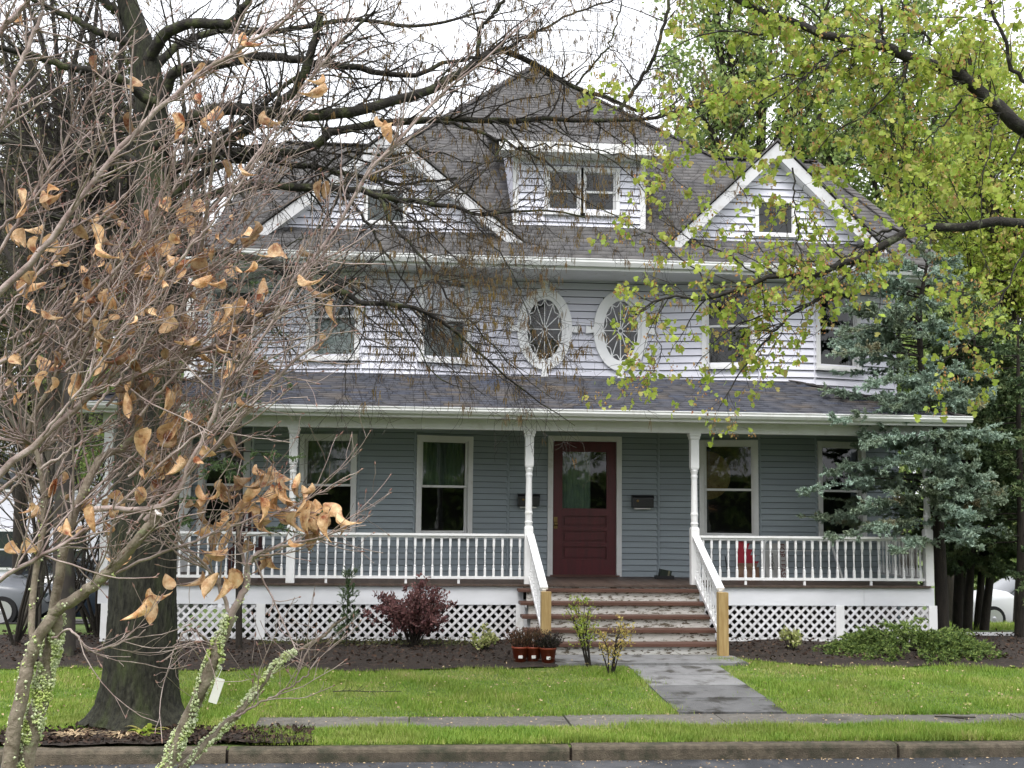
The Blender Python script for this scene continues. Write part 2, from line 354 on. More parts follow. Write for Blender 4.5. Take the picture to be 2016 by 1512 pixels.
def window(Mw, uc, w, z0, z1, fill, cas=.075, sash=True, name='window', parent=house, split=.5, gl=None):
    """double-hung window: casing, sill, two sashes, panes; local x along the wall, -y outwards"""
    x0, x1 = uc-w/2, uc+w/2; c = cas
    mb = MB(); mb.box(x0, x0+c, -.045, .03, z0, z1).box(x1-c, x1, -.045, .03, z0, z1)
    mb.box(x0+c, x1-c, -.043, .03, z1-c, z1).box(x0+c, x1-c, -.043, .03, z0, z0+c*.6)
    mb.box(x0+c-.012, x0+c+.002, -.02, .1, z0+.02, z1-.02).box(x1-c-.002, x1-c+.012, -.02, .1, z0+.02, z1-.02)
    win = mb.build(name, M['trim'], parent, Mw)
    MB().box(x0-.02, x1+.02, -.085, -.01, z0-.035, z0+.002).build('sill', M['trim'], win, Mw)
    xi0, xi1, zi0, zi1 = x0+c, x1-c, z0+c*.6, z1-c
    zm = zi0+(zi1-zi0)*split; s = .034
    if sash:
        for nm, a, b, yo in (('upper_sash', zm-.012, zi1, .006), ('lower_sash', zi0, zm+.012, .036)):
            f = MB().box(xi0, xi0+s, yo, yo+.028, a, b).box(xi1-s, xi1, yo, yo+.028, a, b).box(xi0+s, xi1-s, yo+.001, yo+.027, b-s*.75, b).box(xi0+s, xi1-s, yo+.001, yo+.027, a, a+s)
            f.build(nm, M['trim'], win, Mw)
            MB().add([(xi0+s, yo+.014, a+s), (xi1-s, yo+.014, a+s), (xi1-s, yo+.014, b-s*.75), (xi0+s, yo+.014, b-s*.75)], [(0, 1, 2, 3)]).build('pane', gl if gl and nm == 'upper_sash' else M['glass'], win, Mw)
    else:
        MB().add([(xi0, .015, zi0), (xi1, .015, zi0), (xi1, .015, zi1), (xi0, .015, zi1)], [(0, 1, 2, 3)]).build('pane', M['glass'], win, Mw)
    if fill == 'blind':
        mb = MB(); z = zi0+.01
        while z < zi1-.02:
            mb.add([(xi0, .085, z), (xi1, .085, z), (xi1, .10, z+.022), (xi0, .10, z+.022)], [(0, 1, 2, 3)]); z += .021
        tag(mb.build('blind', M['blind'], win, Mw), kind='stuff')
    elif fill in ('curtain', 'curtain_upper'):
        V = []; F = []; n = 48; za, zb = (zi0 if fill == 'curtain' else zm), zi1
        for i in range(n+1):
            x = xi0+(xi1-xi0)*i/n; y = .15+.02*math.sin(i*1.35)+.008*math.sin(i*3.1)
            V += [(x, y, za), (x, y, zb)]
        F = [(2*i, 2*i+2, 2*i+3, 2*i+1) for i in range(n)]
        put('curtain', np_mesh('curtain', V, F, M['curtain'], True), win, Mw)
    return win

PL = [(-2.25, 1.9), (-.65, 1.45), (.19, 1.45), (1.64, 1.9), (4.0, 1.9), (5.5, 1.45), (6.39, 1.45), (7.87, 1.9)]
def seglen(i): return math.hypot(PL[i+1][0]-PL[i][0], PL[i+1][1]-PL[i][1])
LW, UW = .90, .85
def wo(i, side, w): return (.02, .02+w) if side == 'l' else (seglen(i)-.02-w, seglen(i)-.02)
ZL0, ZL1, ZU0, ZU1 = 1.44, 2.955, 4.10, 5.42
sides = {0: 'r', 2: 'l', 4: 'r', 6: 'l'}
fills_lo = {0: 'curtain_upper', 2: 'curtain_upper', 4: None, 6: None}
fills_up = {0: 'blind', 2: 'blind', 4: None, 6: None}
OV = [(2.19-1.64, 4.675), (3.40-1.64, 4.675)]
for i in range(7):
    # lower storey
    ops = []
    if i in sides: a, b = wo(i, sides[i], LW); ops = [(a+.06, b-.06, ZL0+.03, ZL1-.06)]
    if i == 3: ops = [(2.28-1.64, 3.40-1.64, .82, 2.97)]
    w, Mw = wall_seg(house, 'siding_lo', PL[i], PL[i+1], .83, 3.26, .09, ops)
    if i in sides: window(Mw, (a+b)/2, LW, ZL0, ZL1, fills_lo[i])
    ops = []
    if i in sides: a, b = wo(i, sides[i], UW); ops = [(a+.06, b-.06, ZU0+.03, ZU1-.06)]
    if i == 3: ops = [(u-.28, u+.28, z-.48, z+.48) for u, z in OV]
    z0u = 3.72
    w, Mw = wall_seg(house, 'siding_up', PL[i], PL[i+1], z0u, z0u+.1145*16, .1145, ops)
    if i in sides: window(Mw, (a+b)/2, UW, ZU0, ZU1, fills_up[i], gl=M['glass_sky'] if i < 3 else None)
    MB().box(0, seglen(i), .004, .088, 3.26, 3.72).build('wall', M['backing'], house, Mw)
# corner beads where the wall changes direction
for j, (x, y) in enumerate(PL):
    for key, a, b in (('siding_lo', .83, 3.2), ('siding_up', 3.72, 5.54)):
        MB().lathe([(.024 if j in (3, 4, 7) else .017, a), (.024 if j in (3, 4, 7) else .017, b)], 6, (x, y-.012)).build('corner_bead', M[key], house)
# side and rear walls (courses joined: seen only from the side)
def rough_side(x, y0, y1, z0, z1, key, sgn):
    mb = MB(); mb.box(min(x, x-sgn*.09), max(x, x-sgn*.09), y0, y1, z0, z1); z = z0
    while z < z1-.05:
        mb.add([(x, y0, z), (x+sgn*.022, y0, z), (x+sgn*.022, y1, z), (x, y1, z), (x, y0, z+.115), (x+sgn*.005, y0, z+.115), (x+sgn*.005, y1, z+.115), (x, y1, z+.115)],
               [(0, 1, 2, 3), (1, 5, 6, 2), (0, 4, 5, 1), (2, 6, 7, 3)]); z += .1145
    tag(mb.build('side_siding', M[key], house), kind='stuff')
rough_side(7.90, 1.92, 9.6, .1, 3.3, 'siding_lo', 1); rough_side(7.90, 1.92, 9.6, 3.3, 5.5, 'siding_up', 1)
rough_side(-2.28, 1.92, 2.6, .1, 5.5, 'siding_up', -1)
MB().box(-3.2, 7.8, 9.5, 9.6, 0, 5.5).build('rear_wall', M['siding_up'], house)
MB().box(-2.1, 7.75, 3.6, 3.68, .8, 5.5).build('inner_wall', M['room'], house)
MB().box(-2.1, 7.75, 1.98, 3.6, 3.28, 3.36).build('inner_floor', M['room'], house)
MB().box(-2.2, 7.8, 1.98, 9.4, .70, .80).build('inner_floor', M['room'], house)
MB().box(-2.2, 7.85, 1.92, 2.1, -.2, .8).build('foundation', M['foundation'], house)
# the set-back wing at the left
w, Mw = wall_seg(house, 'siding_lo', (-3.3, 2.6), (-2.28, 2.6), .83, 3.26, .09, [(.16, .86, 1.5, 2.9)])
window(Mw, .51, .80, 1.45, 2.95, None)
w, Mw = wall_seg(house, 'siding_up', (-3.3, 2.6), (-2.28, 2.6), 3.72, 3.72+.1145*16, .1145, [(.22, .92, 4.05, 5.3)])
window(Mw, .57, .80, 4.0, 5.36, None)
MB().box(0, 1.02, .004, .09, 3.26, 3.72).build('wall', M['backing'], house, Mw)
MB().box(-3.46, -3.29, 2.54, 2.62, .1, 5.5).build('corner_board', M['trim'], house)
rough_side(-3.42, 2.62, 9.6, .1, 5.5, 'siding_up', -1)
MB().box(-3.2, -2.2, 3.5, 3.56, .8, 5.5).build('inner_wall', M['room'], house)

# oval windows
def ell(rx, rz, n, y, cx, cz): return [(cx+rx*math.cos(2*math.pi*k/n), y, cz+rz*math.sin(2*math.pi*k/n)) for k in range(n)]
def ering(mb, cx, cz, ro, ri, y0, y1, n=48):
    V = ell(*ro, n, y1, cx, cz)+ell(*ro, n, y0, cx, cz)+ell(*ri, n, y0, cx, cz)+ell(*ri, n, y1, cx, cz)
    F = [(j*n+i, j*n+(i+1) % n, ((j+1) % 4)*n+(i+1) % n, ((j+1) % 4)*n+i) for j in range(4) for i in range(n)]
    mb.add(V, F)
for oi, (cx, cz) in enumerate(((2.19, 4.675), (3.40, 4.675))):
    y = 1.9; mb = MB(); ering(mb, cx, cz, (.435, .645), (.33, .535), y-.075, y); ov = mb.build('oval_window', M['trim_bright'], house, smooth=False)
    mb = MB(); ering(mb, cx, cz, (.334, .539), (.275, .475), y-.045, y+.03); mb.build('inner_frame', M['trim_bright'], ov)
    mb = MB(); ering(mb, cx, cz, (.045, .045), (.03, .03), y-.025, y-.005, 16); mb.build('hub', M['trim'], ov)
    MB().add(ell(.28, .48, 48, y-.004, cx, cz), [tuple(range(48))]).build('pane', M['glass'], ov)
    for k in range(12):
        a = 2*math.pi*k/12; e = (cx+.278*math.cos(a), y-.016, cz+.478*math.sin(a)); d = np.array([e[0]-cx, 0, e[2]-cz]); d /= np.linalg.norm(d)
        MB().bar((cx+d[0]*.036, y-.016, cz+d[2]*.036), e, .013, .016, up=(0, 1, 0)).build('muntin', M['trim_bright'], ov)
        a2 = a+2*math.pi/12; mb = MB(); prev = None                 # scallop from spoke to spoke, bowed inwards
        for t in np.linspace(0, 1, 7):
            aa = a+(a2-a)*t; k_ = 1-.17*math.sin(math.pi*t)
            p = np.array([cx+.275*k_*math.cos(aa), y-.016, cz+.475*k_*math.sin(aa)])
            if prev is not None: mb.bar(prev, p, .012, .014, up=(0, 1, 0))
            prev = p
        mb.build('scallop', M['trim_bright'], ov)
    for dx, dz, sx, sz in ((0, .70, .085, .13), (0, -.69, .085, .14), (-.49, 0, .14, .10), (.49, 0, .14, .10)):     # keystones
        o_ = 1.35; pts = []
        if dz: s_ = 1 if dz > 0 else -1; pts = [(cx-sx/2*.75, y-.09, cz+dz-s_*sz/2), (cx+sx/2*.75, y-.09, cz+dz-s_*sz/2), (cx+sx/2*o_, y-.09, cz+dz+s_*sz/2), (cx-sx/2*o_, y-.09, cz+dz+s_*sz/2)]
        else: s_ = 1 if dx > 0 else -1; pts = [(cx+dx-s_*sx/2, y-.09, cz-sz/2*.8), (cx+dx-s_*sx/2, y-.09, cz+sz/2*.8), (cx+dx+s_*sx/2, y-.09, cz+sz/2*1.2), (cx+dx+s_*sx/2, y-.09, cz-sz/2*1.2)]
        MB().prism(pts, (0, .09, 0)).build('keystone', M['trim_bright'], ov)

# front door
dr = MB().box(2.26, 2.34, 1.855, 1.95, .83, 3.0).box(3.34, 3.42, 1.855, 1.95, .83, 3.0).box(2.34, 3.34, 1.857, 1.95, 2.92, 3.0).build('door_frame', M['trim'], house)
mb = MB(); Y0, Y1 = 1.905, 1.95; dx0, dx1 = 2.343, 3.337
mb.box(dx0, dx0+.15, Y0, Y1, .85, 2.915).box(dx1-.15, dx1, Y0, Y1, .85, 2.915).box(dx0+.15, dx1-.15, Y0, Y1, 2.755, 2.915)
for a, b in ((.85, 1.09), (1.285, 1.35), (1.53, 1.59), (1.76, 1.875)): mb.box(dx0+.15, dx1-.15, Y0+.001, Y1, a, b)
door = mb.build('door', M['door'], dr)
for a, b in ((1.09, 1.285), (1.35, 1.53), (1.59, 1.76)):
    MB().box(dx0+.15, dx1-.15, Y0+.034, Y1-.002, a, b).box(dx0+.19, dx1-.19, Y0+.012, Y0+.036, a+.035, b-.035).build('door_panel', M['door'], dr)
MB().add([(dx0+.15, Y0+.02, 1.875), (dx1-.15, Y0+.02, 1.875), (dx1-.15, Y0+.02, 2.755), (dx0+.15, Y0+.02, 2.755)], [(0, 1, 2, 3)]).build('door_glass', M['glass'], dr)
V = []; n = 30
for i in range(n+1):
    x = dx0+.14+(.46)*i/n; V += [(x, 1.97+.008*math.sin(i*1.7), 1.85), (x, 1.97+.008*math.sin(i*1.7), 2.78)]
put('door_curtain', np_mesh('door_curtain', V, [(2*i, 2*i+2, 2*i+3, 2*i+1) for i in range(n)], M['curtain'], True), dr)
MB().box(2.36, 2.415, 1.892, 1.906, 1.56, 1.74).build('lock_plate', M['brass'], dr)
MB().lathe([(.012, 0), (.012, .03), (.026, .04), (.03, .055), (.022, .07), (.004, .075)], 10).build('door_knob', M['brass'], dr, T(2.388, 1.895, 1.63) @ Matrix.Rotation(math.pi/2, 4, 'X'), True)
MB().box(2.3, 3.38, 1.80, 1.93, .828, .852).build('threshold', M['tread'], dr)

# ---- shingled slopes
def shingles(name, parent, mat, O, U, Vv, poly, tab=.31, exp_=.14, th=.012):
    """thick overlapping tabs, course by course, kept inside poly (in slope coordinates u, v)"""
    O, U, Vv = map(lambda a: np.array(a, float), (O, U, Vv)); Nn = np.cross(U, Vv); poly = np.array(poly)
    us = poly[:, 0]; vs = poly[:, 1]; C = []; j = 0
    while j*exp_ < vs.max():
        v0 = vs.min()+j*exp_; u = us.min()-tab*rng.random()
        while u < us.max():
            w = tab*(.75+.5*rng.random()); C.append((u, w, v0, rng.random())); u += w
        j += 1
    C = np.array(C)
    def inside(x, y):
        r = np.zeros(len(x), bool); n = len(poly)
        for i in range(n):
            x0, y0 = poly[i]; x1, y1 = poly[(i+1) % n]
            c = ((y0 > y) != (y1 > y)) & (x < (x1-x0)*(y-y0)/((y1-y0) if y1 != y0 else 1e-9)+x0); r ^= c
        return r
    # clip each tab's u-range against the polygon at its mid height
    ok = inside(C[:, 0]+C[:, 1]*.5, C[:, 2]+exp_*.5); C = C[ok]
    a, w, v, r = C.T; n = len(C); jit = (rng.random(n)-.5)*.007; t = th*(.7+.6*rng.random(n))
    def P(uu, vv, nn): return O+uu[:, None]*U+vv[:, None]*Vv+nn[:, None]*Nn
    z = np.zeros(n); b = a+w-.006; vb = v+jit; vt = v+exp_*1.15
    quad = [P(a, vb, z), P(b, vb, z), P(b, vt, z), P(a, vt, z), P(a, vb, t), P(b, vb, t), P(b, vt, t*.25), P(a, vt, t*.25)]
    VV = np.stack(quad, 1).reshape(-1, 3); base = np.arange(n)[:, None]*8
    FF = np.concatenate([base+np.array(q) for q in ((4, 5, 6, 7), (0, 1, 5, 4), (1, 2, 6, 5), (3, 0, 4, 7))])
    return tag(put(name, np_mesh(name, VV, FF, mat, False, np.repeat(r, 8)), parent), kind='stuff')

RS = .8
def RZ(y): return 5.60+RS*(y-.85)
hipR = at(1415, 318, 4.05)[0]; hipL = at(772, 292, 4.05)[0]; ridgeR = 7.35; ridgeL = -2.15; AX, AY = 2.57, 7.7
fr = [(-2.95, .85), (8.35, .85), (ridgeR, 4.05), (hipR, 4.05), (AX, AY), (hipL, 4.05), (ridgeL, 4.05)]
mb = MB(); zr = RZ(4.05); za = RZ(AY)
mb.prism([(x, y, RZ(y)) for x, y in fr], (0, 0, -.07))
mb.prism([(8.35, .85, 5.6), (8.35, 7.25, 5.6), (ridgeR, 4.05, zr)], (-.05, 0, -.05)); mb.prism([(-2.95, .85, 5.6), (ridgeL, 4.05, zr), (-2.95, 7.25, 5.6)], (.05, 0, -.05))
mb.prism([(8.35, 7.25, 5.6), (-2.95, 7.25, 5.6), (ridgeL, 4.05, zr), (ridgeR, 4.05, zr)], (0, 0, -.07))
mb.prism([(AX, AY, za), (hipR, 4.05, zr), (hipR, 11.35, zr)], (-.04, 0, -.06)); mb.prism([(AX, AY, za), (hipL, 11.35, zr), (hipL, 4.05, zr)], (.04, 0, -.06))
mb.prism([(AX, AY, za), (hipR, 11.35, zr), (hipL, 11.35, zr)], (0, -.04, -.06))
roof = mb.build('roof', M['shingle'], house)
MB().box(hipL+.1, hipR-.1, 4.6, 11.2, 5.0, zr-.02).build('rear_block_wall', M['siding_up'], house)
k = math.hypot(1, RS)
shingles('shingle_courses', roof, M['shingle'], (0, .85, 5.602), (1, 0, 0), (0, 1/k, RS/k), [(x, (y-.85)*k) for x, y in fr], exp_=.135)
def caps(pa, pb, name='hip_caps'):
    pa, pb = np.array(pa, float), np.array(pb, float); L = np.linalg.norm(pb-pa); d = (pb-pa)/L; n = int(L/.16); mb = MB()
    for i in range(n):
        a = pa+d*i*L/n; b = a+d*.2; mb.bar(a+np.array([0, 0, .022]), b+np.array([0, 0, .008]), .2, .02)
    tag(mb.build(name, M['ridge'], roof), kind='stuff')
caps((hipR, 4.05, zr), (AX, AY, za)); caps((hipL, 4.05, zr), (AX, AY, za)); caps((hipR, 4.05, zr), (ridgeR, 4.05, zr)); caps((ridgeL, 4.05, zr), (hipL, 4.05, zr))
caps((8.35, .85, 5.62), (ridgeR, 4.05, zr)); caps((-2.95, .85, 5.62), (ridgeL, 4.05, zr))

def gutter(name, x0, x1, yf, zt, depth=.12, h=.115):
    p = [(0, 0), (-.0, -.012), (.012, -.02), (.012, -.05), (.045, -h), (depth, -h), (depth, 0), (depth-.01, -.0), (depth-.012, -h+.012), (.05, -h+.012), (.022, -.05), (.02, -.006)]
    n = len(p); V = [(x0, yf+a, zt+b) for a, b in p]+[(x1, yf+a, zt+b) for a, b in p]
    F = [(i, i+n, (i+1) % n+n, (i+1) % n) for i in range(n)]
    g = MB().add(V, F).add([(x0, yf+a, zt+b) for a, b in p[:7]], [tuple(range(7))]).add([(x1, yf+a, zt+b) for a, b in p[:7]], [tuple(range(7))])
    return g.build(name, M['gutter'], house)
gutter('gutter', -2.95, 7.98, .78, 5.60, h=.11)
MB().box(-2.9, 7.93, .90, .93, 5.44, 5.585).build('fascia_board', M['trim'], house)
MB().box(-3.4, 8.2, .93, 2.7, 5.46, 5.49).build('soffit', M['trim'], house)

# gables over the two bays
def gable(cx, zap, half, zb, winx, fill):
    yf, yr = 1.46, 1.22; H = zap-zb; up = empty_part('gable', house)
    mb = MB().prism([(cx-half, yf+.01, zb), (cx+half, yf+.01, zb), (cx, yf+.01, zap)], (0, .06, 0))
    # face with an opening for the small window: left, right, below, above
    mb = MB(); wx0, wx1, wz0, wz1 = winx-.30, winx+.30, 6.24, 6.72
    def xl(z): return cx-half*(zap-z)/H
    def xr(z): return cx+half*(zap-z)/H
    for pts in ([(xl(zb), zb), (xr(zb), zb), (xr(wz0), wz0), (xl(wz0), wz0)], [(xl(wz0), wz0), (wx0, wz0), (wx0, wz1), (xl(wz1), wz1)],
                [(wx1, wz0), (xr(wz0), wz0), (xr(wz1), wz1), (wx1, wz1)], [(xl(wz1), wz1), (xr(wz1), wz1), (cx, zap)]):
        mb.prism([(x, yf+.003, z) for x, z in pts], (0, .06, 0))
    face = mb.build('gable_wall', M['backing'], up)
    z = zb; Mw = T(0, yf, 0)
    while z < zap-.2:
        zc = z+.057; a, b = xl(z+.02)+.05, xr(z+.02)-.05
        segs = [(a, wx0), (wx1, b)] if wz0 < zc < wz1 else [(a, b)]
        for p, q in segs:
            if q-p > .05: plank(face, 'siding_up', Mw, p, q, z, .103)
        z += .1145
    d = np.array([half, 0, H]); d /= np.linalg.norm(d)
    for s in (-1, 1):                                            # rake boards, soffit strips and roof slabs
        foot = np.array([cx+s*half*1.10, yr, zb-.10*H]); ap = np.array([cx, yr, zap]); dn = np.array([-s*d[2], 0, -d[0]])*.165
        MB().prism([foot, ap, ap+np.array([0, 0, -.165*np.linalg.norm([half, H])/half]), foot+dn], (0, .035, 0)).build('rake_board', M['trim_dull'], up)
        f2 = np.array([cx+s*half, yr+.03, zb]); MB().prism([f2+dn*.9, ap+np.array([0, .03, -.21]), ap+np.array([0, .26, -.21]), f2+dn*.9+np.array([0, .23, 0])], (0, 0, -.01)).build('rake_soffit', M['trim'], up)
        yb = .85+(zap-5.6)/RS+.1; ft = foot+np.array([s*.02, -.03, .012]); ft2 = ft.copy(); ft2[1] = .85+max(0, (ft[2]-5.6)/RS)+.1
        MB().prism([ft, ap+np.array([0, -.03, .03]), np.array([cx, yb, zap+.03]), ft2], (0, 0, .035)).build('gable_roof', M['shingle'], up)
    window(Mw, winx, .66, 6.19, 6.77, fill, cas=.06, sash=False, name='gable_window', parent=up)
gable(5.77, 7.62, 1.66, 6.02, 5.79, None)
gable(-.28, 7.56, 1.92, 6.02, -.33, 'blind')

# shed dormer in the middle of the roof
dm = empty_part('dormer', house); yd = 1.72
mb = MB(); mb.box(1.66, 2.18, yd+.003, yd+.08, 6.2, 7.4).box(3.32, 3.76, yd+.003, yd+.08, 6.2, 7.4).box(2.18, 3.32, yd+.003, yd+.08, 6.2, 6.56).box(2.18, 3.32, yd+.003, yd+.08, 7.2, 7.4)
dw = mb.build('dormer_wall', M['backing'], dm); z = 6.25; Mw = T(0, yd, 0)
while z < 7.36:
    for p, q in ([(1.74, 2.16), (3.34, 3.68)] if 6.55 < z+.057 < 7.22 else [(1.74, 3.68)]): plank(dw, 'siding_up', Mw, p, q, z, .103)
    z += .1145
for x in (1.655, 3.68): MB().box(x, x+.085, yd-.03, yd+.08, 6.22, 7.4).build('corner_board', M['trim'], dm)
window(Mw, 2.46, .62, 6.50, 7.24, None, cas=.06, parent=dm); window(Mw, 3.04, .62, 6.50, 7.24, None, cas=.06, parent=dm)
for x in (1.665, 3.735): MB().prism([(x, yd+.08, RZ(yd)), (x, yd+.08, 7.5), (x, 4.4, 8.5)], (.02, 0, 0)).build('dormer_cheek', M['siding_up'], dm)
MB().prism([(1.40, 1.34, 7.50), (4.02, 1.34, 7.50), (4.02, 4.55, 8.60), (1.40, 4.55, 8.60)], (0, 0, .05)).build('dormer_roof', M['shingle'], dm)
MB().box(1.40, 4.02, 1.31, 1.335, 7.37, 7.53).build('dormer_fascia', M['gutter'], dm)
MB().box(1.42, 4.0, 1.335, yd, 7.36, 7.39).build('dormer_soffit', M['trim'], dm)
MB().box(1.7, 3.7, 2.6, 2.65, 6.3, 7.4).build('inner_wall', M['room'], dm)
# ------------------------------------------------------------------ the porch
FZ = .83
TY_ = 1.43; prf = [(-4.42, -.42), (7.97, -.42), (6.05, TY_), (-2.4, TY_)]; PS = (3.87-3.215)/(TY_+.42)
def PZ(y): return 3.215+PS*(y+.42)
mb = MB().prism([(x, y, PZ(y)) for x, y in prf], (0, 0, -.05))
mb.prism([(7.97, -.42, PZ(-.42)), (7.97, 2.0, PZ(-.42)), (6.05, 2.0, PZ(TY_)), (6.05, TY_, PZ(TY_))], (0, 0, -.05)); mb.prism([(-2.4, TY_, PZ(TY_)), (6.05, TY_, PZ(TY_)), (6.05, 1.95, PZ(TY_)+.01), (-2.4, 1.95, PZ(TY_)+.01)], (0, 0, -.05))
mb.prism([(-4.42, -.42, PZ(-.42)), (-2.4, TY_, PZ(TY_)), (-2.4, 2.6, PZ(TY_)), (-4.42, 2.6, PZ(-.42))], (0, 0, -.05))
proof = mb.build('porch_roof', M['shingle_porch'], house)
k = math.hypot(1, PS)
shingles('shingle_courses', proof, M['shingle_porch'], (0, -.42, 3.217), (1, 0, 0), (0, 1/k, PS/k), [(x, (y+.42)*k) for x, y in prf], tab=.3, exp_=.115, th=.02)
rise = PZ(TY_)-PZ(-.42); run = 1.92; kk = math.hypot(run, rise)
shingles('shingle_courses', proof, M['shingle_porch'], (7.97, -.42, 3.217), (0, 1, 0), (-run/kk, 0, rise/kk), [(0, 0), (2.4, 0), (2.4, kk), (1.85, kk)], exp_=.125)
def pcaps(pa, pb):
    pa, pb = np.array(pa, float), np.array(pb, float); L = np.linalg.norm(pb-pa); d = (pb-pa)/L; n = int(L/.16); mb = MB()
    for i in range(n):
        a = pa+d*i*L/n; mb.bar(a+np.array([0, 0, .022]), a+d*.2+np.array([0, 0, .01]), .2, .018)
    tag(mb.build('hip_caps', M['ridge'], proof), kind='stuff')
pcaps((7.97, -.42, 3.215), (6.05, 1.43, 3.87)); pcaps((-4.42, -.42, 3.215), (-2.4, 1.43, 3.87))
MB().bar((-2.40, 2.57, 3.90), (-3.35, 2.57, 3.57), .03, .035).build('flashing', M['trim'], house)
gutter('gutter', -4.45, 8.0, -.53, 3.225, h=.09)
MB().box(-4.4, 7.95, -.41, -.385, 3.09, 3.2).build('fascia_board', M['trim'], house)
MB().box(-4.38, 7.93, -.385, -.04, 3.10, 3.115).build('soffit', M['trim'], house)
MB().box(-4.05, 7.60, -.075, .065, 2.955, 3.10).build('porch_beam', M['trim'], house)
MB().box(-4.05, 7.62, -.06, 1.95, 3.115, 3.135).build('porch_ceiling', M['trim'], house)
MB().box(7.46, 7.58, .065, 1.8, 2.955, 3.10).build('porch_beam', M['trim'], house); MB().box(-4.05, -3.93, .065, 2.5, 2.955, 3.10).build('porch_beam', M['trim'], house)
MB().add([(7.96, -.4, 3.2), (7.96, 1.9, 3.2), (7.96, 1.9, 3.09), (7.96, -.4, 3.09)], [(0, 1, 2, 3)]).build('fascia_board', M['trim'], house)
# floor boards run from the wall to the edge
dk = MB().box(-4.02, 7.58, .0, 1.95, FZ-.10, FZ-.032).build('deck', M['deck'], house)
bm_ = MB().box(0, .0875, -.075, 1.9, FZ-.03, FZ).mesh('floor_board', M['deck'])
x = -4.02
while x < 7.52: put('floor_board', bm_, dk, T(x, 0, random.uniform(-.002, .001))); x += .0895
bm2 = MB().box(0, .0875, 1.9, 2.6, FZ-.03, FZ).mesh('floor_board', M['deck']); x = -4.02
while x < -2.3: put('floor_board', bm2, dk, T(x, 0, 0)); x += .0895
# skirt board and lattice
for a, b in ((-4.03, 1.70), (4.18, 6.55), (6.553, 7.585)):
    MB().box(a, b, -.035, .0, .545, FZ-.032).build('skirt_board', M['fascia'], house)
MB().box(7.56, 7.585, .001, 1.9, .545, FZ-.032).build('skirt_board', M['fascia'], house)
def lattice(x0, x1, z0=.10, z1=.545, per=.128, w=.034):
    fr_ = MB().box(x0, x1, -.01, .012, z0-.06, z0).build('lattice_panel', M['trim'], house)
    for lay, s in ((0, 1), (1, -1)):
        x = x0-(z1-z0)-per
        while x < x1+(z1-z0)+per:
            # centre line: from (x, z0) slope s
            xa, za, xb, zb = (x, z0, x+(z1-z0), z1) if s > 0 else (x, z1, x+(z1-z0), z0)
            ta = max(0, (x0-xa)/(xb-xa)); tb = min(1, (x1-xa)/(xb-xa))
            if tb-ta > .04:
                A = (xa+(xb-xa)*ta, -.018+lay*.009, za+(zb-za)*ta); B = (xa+(xb-xa)*tb, -.018+lay*.009, za+(zb-za)*tb)
                MB().bar(A, B, .008, w, up=(0, 0, 1)).build('slat', M['lattice'], fr_)
            x += per
for a, b in ((-3.86, -1.93), (-1.81, 1.60), (4.20, 6.14), (6.26, 7.50)): lattice(a, b)
for x in (-3.98, -1.93, 1.60, 6.14, 7.50): MB().box(x, x+.12, -.042, -.004, .03, .548).build('skirt_post', M['trim'], house)
# posts: square top and foot, turned middle
def porch_post(x, y):
    mb = MB(); q = math.sqrt(2)
    mb.lathe([(.058*q, FZ), (.058*q, 1.60), (.05*q, 1.63)], 4, (x, y), rot=math.pi/4)
    mb.lathe([(.045, 1.62), (.052, 1.66), (.058, 1.68), (.048, 1.70), (.05, 1.78), (.056, 1.81), (.048, 1.84), (.046, 2.0), (.042, 2.30), (.05, 2.34), (.042, 2.37), (.055, 2.42), (.045, 2.45)], 14, (x, y))
    mb.lathe([(.05*q, 2.44), (.058*q, 2.47), (.058*q, 2.86), (.07*q, 2.875), (.07*q, 2.905), (.082*q, 2.92), (.082*q, 2.954)], 4, (x, y), rot=math.pi/4)
    return mb.build('porch_post', M['trim'], house)
for x, y in ((-3.97, 0), (-1.49, 0), (1.77, 0), (4.12, 0), (7.52, 0)): porch_post(x, y)
# balusters
bal = MB(); q = math.sqrt(2)
bal.lathe([(.016*q, 0), (.016*q, .10), (.011*q, .125)], 4, rot=math.pi/4)
bal.lathe([(.011, .12), (.0165, .14), (.0095, .155), (.012, .26), (.0145, .30), (.009, .35), (.0145, .375), (.012, .40)], 7)
bal.lathe([(.012*q, .395), (.016*q, .415), (.016*q, .545)], 4, rot=math.pi/4)
bal_me = bal.mesh('baluster', M['trim'])
def railing(p0, p1, n, feet=()):
    p0, p1 = np.array(p0, float), np.array(p1, float); d = p1-p0; L = np.linalg.norm(d); d /= L
    mb = MB(); c = (p0+p1)/2
    a = (*p0, 1.50); b = (*p1, 1.50)
    top = MB().bar(a, b, .085, .03).bar((*p0, 1.472), (*p1, 1.472), .045, .028).build('railing', M['trim'], house)
    MB().bar((*p0, .913), (*p1, .913), .05, .036).build('bottom_rail', M['trim'], top)
    for i in range(n):
        p = p0+d*(L*(i+.5)/n); put('baluster', bal_me, top, T(p[0], p[1], .93))
    for i in feet:
        p = p0+d*(L*(i+.5)/n); MB().box(p[0]-.016, p[0]+.016, p[1]-.016, p[1]+.016, FZ, .897).build('rail_foot', M['trim'], top)
railing((-3.91, 0), (-1.55, 0), 19, (5, 12)); railing((-1.43, 0), (1.71, 0), 26, (3, 12, 18)); railing((4.18, 0), (7.46, 0), 27, (5, 12, 20))
railing((7.52, .06), (7.52, 1.84), 14); railing((-3.97, .06), (-3.97, 2.5), 18)
